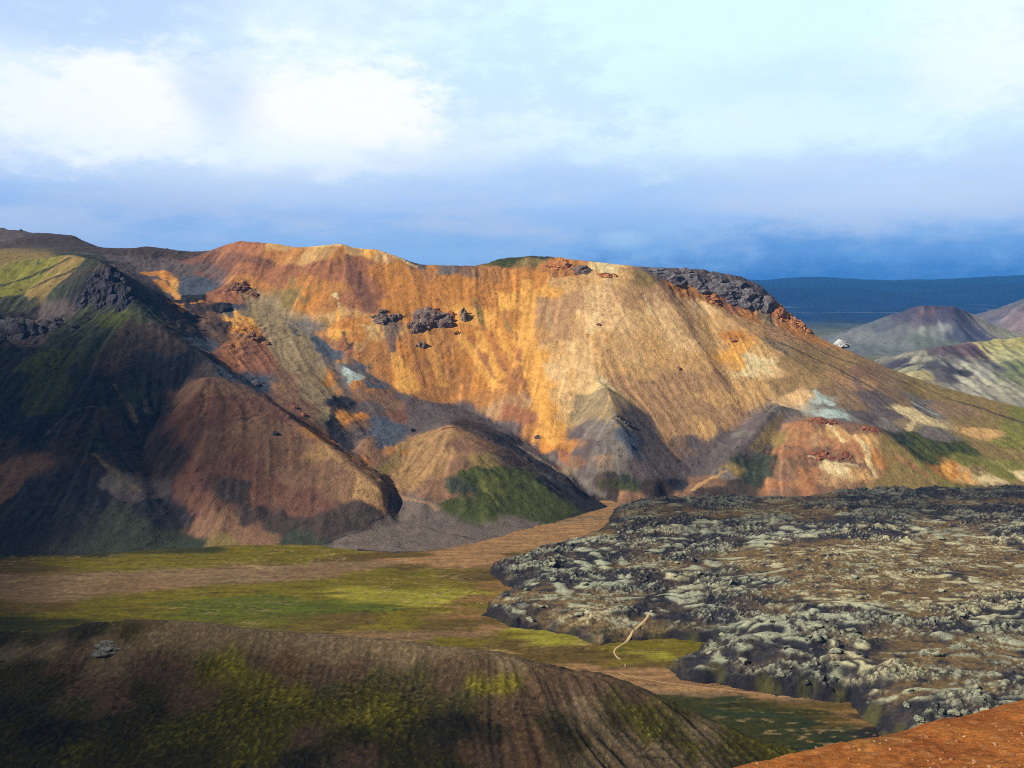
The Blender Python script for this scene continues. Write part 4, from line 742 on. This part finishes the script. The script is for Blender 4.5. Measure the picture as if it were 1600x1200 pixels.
# ================================================================== ROCKS
def ico(sub):
    import bmesh
    bm = bmesh.new(); bmesh.ops.create_icosphere(bm, subdivisions=sub, radius=1)
    v = np.array([q.co[:] for q in bm.verts]); f = np.array([[l.index for l in q.verts] for q in bm.faces]); bm.free(); return v, f
ICO = {k: ico(k) for k in (2, 3, 4, 5)}
def block(seed, sub=3, planes=16, rough=0.10, squash=(1, 1, 1)):
    r_ = np.random.default_rng(seed); v, f = ICO[sub]
    n = r_.normal(size=(planes, 3)); n /= np.linalg.norm(n, axis=1)[:, None]; d = r_.uniform(0.55, 0.95, planes)
    dots = v @ n.T; rr = np.where(dots > 0.05, d / np.maximum(dots, 0.05), 9).min(1); rr = np.minimum(rr, 1.15)
    rr = rr * (1 + rough * noise3(v * 3 + seed % 97, seed) + rough * 0.7 * noise3(v * 7 + seed % 31, seed + 1) - rough * 0.7 * np.clip(0.25 - np.abs(noise3(v * np.array((9, 9, 4)) + seed % 11, seed + 2)), 0, 1) * 4 * 0.5)
    return v * rr[:, None] * np.array(squash), f
def crag(name, centre, size, n, seed, mat, label, cat, group=None, sub=3, tall=1.0, spread=1.0, lean=0.0, foot=None):
    """blocks grown together into one outcrop standing in the slope"""
    r_ = np.random.default_rng(seed); vs = []; fs = []; off = 0
    for k in range(n):
        a = r_.uniform(0, 2 * math.pi); rad = math.sqrt(r_.uniform(0, 1)) * spread
        px, py = rad * math.cos(a), rad * math.sin(a); s = (1.0 - 0.45 * rad) * r_.uniform(0.45, 1.2) if n > 1 else 1.0
        dim = np.array(size) * np.array((0.85, 0.85, 0.85)); q_ = min(size)
        if name == 'rock_ledge': dim = np.array((1.3, 1.0, 1.0)) * q_
        elif name == 'cliff': dim = np.array((0.55 * size[0], 0.6 * size[1], 0.72 * size[2]))
        if k == 0 and n > 4 and name != 'rock_ledge': px, py, s = 0.0, 0.0, 0.9
        v, f = block(seed * 31 + k, sub if k < 14 else 3, 13, 0.16, (1, 1, tall * r_.uniform(0.8, 1.25)))
        x = centre[0] + px * size[0]; y = centre[1] + py * size[1]
        z = foot(x, y) if foot else centre[2]
        vs.append(v * (s * dim) + np.array((x - centre[0], y - centre[1], z - centre[2] + lean * s * dim[2])))
        fs.append(f + off); off += len(v)
    o = raw_obj(name, np.concatenate(vs), np.concatenate(fs), mat, smooth=False)
    o.location = centre; tag(o, label, cat, group); return o
mz = lambda x, y: float(M.sample(np.array([x]), np.array([y]))[0])
m_grey = rock_material("weathered_grey_rock", (0.055, 0.040, 0.036), (0.15, 0.105, 0.085), (0.25, 0.17, 0.125))
m_dark = rock_material("dark_cliff_rock", (0.012, 0.011, 0.016), (0.036, 0.033, 0.042), (0.085, 0.078, 0.09))
m_capr = rock_material("blue_grey_cap_rock", (0.045, 0.040, 0.045), (0.13, 0.115, 0.12), (0.23, 0.19, 0.175))
m_oran = rock_material("orange_crag_rock", (0.16, 0.055, 0.024), (0.36, 0.145, 0.05), (0.54, 0.28, 0.12))
m_red = rock_material("rust_red_rock", (0.08, 0.030, 0.020), (0.20, 0.070, 0.036), (0.32, 0.13, 0.065))
m_pale = rock_material("pale_rock", (0.18, 0.18, 0.18), (0.36, 0.36, 0.35), (0.52, 0.51, 0.49))
m_tuff = rock_material("pale_turf_rock", (0.08, 0.07, 0.055), (0.17, 0.16, 0.135), (0.36, 0.35, 0.32), 0.5)
m_brown = rock_material("rust_brown_rock", (0.075, 0.036, 0.024), (0.19, 0.090, 0.050), (0.33, 0.17, 0.085))
m_lilac = rock_material("lilac_grey_rock", (0.030, 0.028, 0.034), (0.085, 0.078, 0.088), (0.16, 0.145, 0.15))
def on(u, v): return M.hit(u, v, 780, 1690)
ROCKS = [
 ("rock_outcrop", 598, 497, (15, 12, 12), 12, m_grey, "rounded grey-brown rock outcrop alone on the orange face, left of the biggest one", 0.9),
 ("rock_outcrop", 617, 499, (10, 9, 11), 7, m_grey, "dark grey lump of rock joined to the right end of the rounded left outcrop", 0.9),
 ("rock_outcrop", 672, 502, (24, 14, 19), 22, m_grey, "biggest grey-brown rock outcrop, in the middle of the orange face", 1.0),
 ("rock_outcrop", 650, 514, (11, 9, 13), 10, m_grey, "grey rock slab at the lower left foot of the biggest outcrop", 1.1),
 ("rock_outcrop", 657, 541, (7, 6, 10), 6, m_grey, "small isolated grey rock on the orange scree straight below the biggest outcrop", 1.1),
 ("rock_outcrop", 680, 487, (11, 9, 8), 8, m_red, "rust red knobs of rock on top of the biggest grey outcrop", 0.9),
 ("rock_outcrop", 706, 491, (6, 6, 8), 5, m_red, "small rust red rock between the biggest outcrop and the narrow dark one", 1.0),
 ("rock_outcrop", 725, 498, (8, 7, 15), 8, m_grey, "narrow upright dark rock outcrop, rightmost on the orange face", 1.3),
 ("rock_outcrop", 713, 521, (4, 4, 4), 3, m_red, "little red boulder lying below the narrow upright outcrop", 0.9),
 ("crag", 372, 447, (17, 11, 9), 12, m_brown, "reddish brown jagged crag crowning the tan spur left of the orange face", 1.0),
 ("crag", 398, 462, (6, 6, 6), 6, m_brown, "small dark red crag on the edge just right of the jagged spur top", 1.1),
 ("crag", 350, 484, (10, 9, 12), 8, m_dark, "small black crag below the jagged spur top, beside the yellow scar", 1.1),
 ("crag", 402, 530, (14, 9, 8), 9, m_brown, "rough rust brown crag on the side of the tan spur under the yellow scar", 1.0),
 ("cliff", 172, 450, (22, 13, 24), 26, m_dark, "black columnar cliff below the green shoulder of the left mountain", 1.15),
 ("cliff", 140, 457, (18, 12, 16), 16, m_dark, "lower left wing of the black columnar cliff on the left mountain", 1.0),
 ("cliff", 196, 474, (13, 10, 15), 12, m_dark, "right end of the black columnar cliff, tapering down the left mountain", 1.1),
 ("crag", 20, 520, (30, 16, 22), 20, m_lilac, "lilac-grey broken crag at the far left edge below the green shoulder", 1.1),
 ("crag", 82, 512, (18, 12, 15), 14, m_lilac, "lilac-grey crumbling crag between the left edge and the black cliff", 1.0),
 ("crag", 116, 514, (7, 6, 9), 5, m_lilac, "small pale grey rock right of the crumbling crag on the left mountain", 1.0),
 ("crag", 872, 417, (20, 10, 9), 16, m_oran, "broken orange crag at the left end of the ridge top cliffs", 1.0),
 ("crag", 908, 423, (18, 10, 10), 14, m_grey, "brown shadowed crag in the middle of the orange ridge top cliffs", 1.0),
 ("crag", 948, 430, (14, 8, 7), 10, m_oran, "low pale orange rock band beside the cream patch on the ridge top", 0.9),
 ("crag", 1042, 433, (22, 10, 10), 14, m_capr, "blue-grey cap rock at the left end of the dark cliff on the right ridge", 1.0),
 ("crag", 1085, 440, (22, 10, 12), 16, m_capr, "blue-grey cap rock with orange scree at its foot, second along the dark cliff", 1.0),
 ("crag", 1125, 449, (24, 11, 14), 18, m_capr, "bulky blue-grey cap rock in the middle of the dark cliff on the right ridge", 1.0),
 ("crag", 1163, 462, (24, 11, 16), 18, m_capr, "tallest blue-grey cap rock where the right ridge begins to fall", 1.1),
 ("crag", 1193, 476, (16, 10, 15), 12, m_capr, "dark rounded cap rock at the right end of the dark cliff above the orange crag", 1.1),
 ("crag", 1112, 466, (14, 7, 6), 9, m_oran, "low orange crag under the bulky blue-grey cap rock", 0.9),
 ("crag", 1217, 490, (15, 8, 11), 12, m_oran, "orange serrated crag just right of the dark rounded cap rock", 1.1),
 ("crag", 1243, 504, (13, 7, 9), 10, m_oran, "orange serrated crag halfway down the right end of the ridge", 1.1),
 ("crag", 1263, 517, (9, 6, 6), 7, m_oran, "lowest small orange crag at the end of the ridge beside the pale boulder", 1.0),
 ("rock_ledge", 1286, 656, (22, 8, 6), 16, m_red, "dark red rock ledge on the very top of the red hill", 0.8),
 ("rock_ledge", 1362, 671, (13, 6, 5), 10, m_red, "dark rock ledge on the right hand shoulder of the red hill", 0.8),
 ("rock_ledge", 1296, 712, (30, 9, 6), 22, m_red, "broken red rock band across the middle of the red hill", 0.8),
 ("boulder", 460, 637, (5, 4, 5), 4, m_red, "dark red boulder above the grey gully behind the brown cone", 1.0),
 ("boulder", 476, 649, (5, 4, 4), 4, m_red, "rust boulder next down the gully edge below the dark red boulder", 1.0),
 ("boulder", 430, 680, (4, 4, 4), 3, m_dark, "small black boulder high on the lit side of the brown cone", 1.0),
 ("boulder", 402, 600, (8, 6, 6), 4, m_lilac, "slate blue rock at the foot of the tan spur behind the brown cone", 0.9),
 ("boulder", 644, 673, (4, 4, 5), 3, m_dark, "black boulder on the crest left of the front cone's top", 1.0),
 ("boulder", 704, 668, (7, 5, 4), 5, m_red, "small dark rock crowning the front cone with the green foot", 0.9),
 ("boulder", 936, 508, (5, 4, 3.5), 3, m_red, "lone dark rock on the smooth pale upper slope right of the yellow streak", 0.9),
 ("boulder", 966, 652, (5, 4, 4), 4, m_lilac, "dark jagged rock on the crest of the grey central cone", 1.0),
 ("boulder", 978, 663, (5, 4, 5), 4, m_lilac, "grey rock just below the crest rock of the grey central cone", 1.0),
 ("boulder", 1146, 533, (6, 5, 3.5), 3, m_red, "rust red rock above the yellow-orange stain on the right slope", 0.8),
 ("boulder", 1061, 576, (3.5, 3.5, 4), 3, m_red, "small brown rock standing on the lower pale slope above the grey cone", 1.0),
 ("boulder", 840, 684, (5, 4, 5), 3, m_lilac, "grey-blue boulder at the foot of the bright yellow streak", 1.0),
]
for k, (nm, u, v, sz, n, mt, lab, tall) in enumerate(ROCKS):
    p = on(u, v)
    cat = {'rock_outcrop': 'rock outcrop', 'crag': 'crag', 'cliff': 'cliff', 'rock_ledge': 'rock ledge', 'boulder': 'boulder'}[nm]
    grp = {'rock_outcrop': 'outcrops on the orange face', 'crag': None, 'cliff': 'cliffs of the left mountain', 'rock_ledge': 'rock ledges of the red hill', 'boulder': 'boulders scattered on the slopes'}[nm]
    if nm == 'crag': grp = 'crags along the ridge' if v < 520 and u > 800 else 'crags on the left spurs'
    crag(nm, p, sz, n, 900 + k, mt, lab, cat, grp, sub=4, tall=tall, foot=mz, lean=-0.28, spread=0.45 if n < 5 else 1.0)
p = A(1314, 539, 1396); b = crag("boulder", p, (20, 14, 11), 3, 1311, m_pale, "big pale whitish boulder behind the right end of the ridge", "boulder", "boulders scattered on the slopes", sub=4, spread=0.4, tall=0.9)
p = H.hit(168, 1013, 300, 470); crag("rock_outcrop", p, (6.5, 5, 1.9), 12, 1321, m_tuff, "pale grey rock showing through the turf of the near hill at left", "rock outcrop", sub=4, spread=0.9, tall=0.7, foot=lambda x, y: float(H.sample(np.array([x]), np.array([y]))[0]))

# lava blocks standing out of the lava field (nearest ones each on their own)
rn = random.Random(5)
m_block = rock_material("lava_block_rock", (0.010, 0.010, 0.012), (0.026, 0.025, 0.028), (0.075, 0.072, 0.070), 0.5, (0.20, 0.21, 0.145))
m_mound = rock_material("moss_mound", (0.05, 0.05, 0.045), (0.13, 0.13, 0.09), (0.24, 0.24, 0.16), 0.35, (0.28, 0.285, 0.185))
PROTO = {}
for nm, mt, sq, ro in (("lava_block", m_block, (1.0, 0.9, 0.95), 0.2), ("moss_mound", m_mound, (1.35, 1.0, 0.6), 0.14)):
    for k in range(6):
        v, f = block(2000 + 13 * k + len(nm), 4, 18, ro, sq); me_o = raw_obj(nm, v, f, mt, smooth=(nm == "moss_mound"))
        PROTO[(nm, k)] = me_o
used = set(); made = 0; tries = 0
while made < 110 and tries < 20000:
    tries += 1
    u = rn.uniform(770, 1590); v = 1130 - 300 * rn.random() ** 1.6
    q = LF.hit(u, v, 390, 980, 500)
    if q[2] < 4 or q[1] > 860: continue
    d = float(LF.sample(q[:1], q[1:2], sd)[0])
    if d < 5: continue
    if any(math.hypot(q[0] - a[0], q[1] - a[1]) < 5.0 for a in used): continue
    if abs(u - 985) < 40 and 940 < v < 1040: continue
    hi = float(LF.sample(q[:1], q[1:2], hb)[0])
    if hi < 0.3: continue
    used.add((q[0], q[1])); made += 1
    nm = "moss_mound" if rn.random() < 0.5 else "lava_block"; k = rn.randrange(6)
    pr = PROTO[(nm, k)]
    if 'label' in pr.keys(): o = pr.copy(); COL.objects.link(o)
    else: o = pr
    s = rn.uniform(1.1, 2.6) * (1.25 if nm == "moss_mound" else 0.85)
    o.location = (q[0], q[1], q[2] + 0.15 * s); o.rotation_euler = (rn.uniform(-.3, .3), rn.uniform(-.3, .3), rn.uniform(0, 6.28)); o.scale = (s, s * rn.uniform(.8, 1.2), s * rn.uniform(.75, 1.2))
    place = "along the dark front of the lava field" if d < 22 else ("in the near part of the lava field" if q[1] < 600 else ("in the middle of the lava field" if q[1] < 720 else "in the far part of the lava field"))
    if nm == "lava_block": tag(o, "black jagged lava block rising " + place, "lava block", "black lava blocks " + place)
    else: tag(o, "pale moss covered mound swelling " + place, "moss mound", "moss mounds " + place)
for key, pr in PROTO.items():
    if 'label' not in pr.keys(): bpy.data.objects.remove(pr)

# stones lying on the orange scree
m_stone = rock_material("scree_stone", (0.14, 0.06, 0.028), (0.26, 0.13, 0.06), (0.44, 0.28, 0.16), 2.5)
m_stone2 = rock_material("dark_scree_stone", (0.06, 0.03, 0.02), (0.12, 0.055, 0.03), (0.2, 0.1, 0.05), 2.5)
protos = []
for k in range(7):
    v, f = block(3000 + k, 3, 14, 0.08, (1, 0.85, 0.55)); protos.append(raw_obj("scree_stone", v, f, m_stone if k < 6 else m_stone2, smooth=False))
cnt = 0; fresh = set()
while cnt < 290:
    u = rn.uniform(1140, 1640); v = rn.uniform(1095, 1215)
    edge = np.interp(u, [p[0] for p in oe], [p[1] for p in oe])
    if v < edge + 1: continue
    q = O.hit(u, v, 25, 85, 700); cnt += 1
    k = rn.randrange(7) if rn.random() < 0.5 else rn.randrange(6); pr = protos[k]
    if k in fresh: o = pr.copy(); COL.objects.link(o)
    else: o = pr; fresh.add(k)
    s = 0.035 + 0.15 * rn.random() ** 3.5
    o.location = (q[0], q[1], q[2] + 0.15 * s); o.rotation_euler = (rn.uniform(-.2, .2), rn.uniform(-.2, .2), rn.uniform(0, 6.28)); o.scale = (s, s, s)
    if k == 6: tag(o, "small dark brown stone lying among pale ones on the orange scree", "stone", "dark stones on the orange scree")
    else: tag(o, "small pale angular stone lying on the orange scree slope", "stone", "pale stones on the orange scree")

# ================================================================== CLOUD BANK overhead, left and behind, unseen, shaped to shade the left mountain and the near ground
ALT = 1500.0
shade = np.array([(-2600, 1440), (-700, 1350), (-330, 1310), (-200, 1270), (-150, 1200), (-118, 1100), (-112, 930), (-140, 845), (-270, 800), (-340, 740), (-280, 670), (-170, 600), (-50, 545), (40, 502), (130, 478), (220, 458), (330, 432), (430, 400), (480, 360), (400, 290), (200, 245), (0, 225), (-400, 180), (-900, 120), (-2400, 200), (-2900, 900)], float)
CB = Field(np.arange(-3100, 800, 14), np.arange(-50, 1900, 14))
csd = poly_sd(CB.X + 60 * 0.6 * fbm(CB.X / 110, CB.Y / 110, 5, 801, gain=0.65), CB.Y + 60 * 0.6 * fbm(CB.X / 110, CB.Y / 110, 5, 803, gain=0.65), shade)
th = np.sqrt(np.clip(csd, 0, 160) / 160)
offx, offy = SUN.x / SUN.z * ALT, SUN.y / SUN.z * ALT
nzc = fbm(CB.X / 120, CB.Y / 120, 5, 811)
top = 45 * th * (1 + 0.8 * nzc); bot = -12 * th * (1 + 0.6 * nzc)
dens = np.clip(0.68 * sstep(csd, 0, 190) * (1 + 0.45 * fbm(CB.X / 150, CB.Y / 150, 5, 815)), 0, 0.8)
inside = csd > 0
idx = -np.ones(CB.X.shape, int); nin = inside.sum(); idx[inside] = np.arange(nin)
cx, cyy = CB.X[inside] + offx, CB.Y[inside] + offy
co = np.concatenate([np.stack([cx, cyy, ALT + top[inside]], 1), np.stack([cx, cyy, ALT + bot[inside]], 1)])
cell = inside[:-1, :-1] & inside[1:, :-1] & inside[:-1, 1:] & inside[1:, 1:]
q = np.stack([idx[:-1, :-1], idx[:-1, 1:], idx[1:, 1:], idx[1:, :-1]], -1)[cell]
m_cl = bpy.data.materials.new("cloud_vapour"); m_cl.use_nodes = True; bs = m_cl.node_tree.nodes['Principled BSDF']
ct = NT(m_cl.node_tree); ca = ct.node('ShaderNodeAttribute', attribute_name='dens'); ctr = ct.node('ShaderNodeBsdfTransparent'); cmx = ct.node('ShaderNodeMixShader')
ct.l.new(ca.outputs['Fac'], cmx.inputs[0]); ct.l.new(ctr.outputs[0], cmx.inputs[1]); ct.l.new(bs.outputs[0], cmx.inputs[2]); ct.l.new(cmx.outputs[0], ct.n['Material Output'].inputs[0])
bs.inputs['Base Color'].default_value = (0.8, 0.82, 0.85, 1); bs.inputs['Roughness'].default_value = 1.0; bs.inputs['Specular IOR Level'].default_value = 0
o = raw_obj("cloud_bank", co, np.concatenate([q, q[:, ::-1] + nin]), m_cl, None, {'dens': np.concatenate([dens[inside], dens[inside]])}); tag(o, kind='stuff')

# ================================================================== HAZE
def box(name, x0, x1, y0, y1, z0, z1, mat):
    co = np.array([(x, y, z) for x in (x0, x1) for y in (y0, y1) for z in (z0, z1)], float)
    f = np.array([(0, 1, 3, 2), (4, 6, 7, 5), (0, 4, 5, 1), (2, 3, 7, 6), (0, 2, 6, 4), (1, 5, 7, 3)]); return raw_obj(name, co, f, mat, smooth=False)
HAZE = True
if HAZE:
    m_h = bpy.data.materials.new("blue_air"); m_h.use_nodes = True; t = m_h.node_tree; t.nodes.clear()
    pv = t.nodes.new('ShaderNodeVolumePrincipled'); pv.inputs['Color'].default_value = (0.05, 0.36, 1.0, 1); pv.inputs['Density'].default_value = 4.2e-5; pv.inputs['Anisotropy'].default_value = 0.0
    out = t.nodes.new('ShaderNodeOutputMaterial'); t.links.new(pv.outputs[0], out.inputs['Volume'])
    o = box("haze", -16000, 16000, -6500, 14500, -60, 760, m_h); tag(o, kind='stuff')
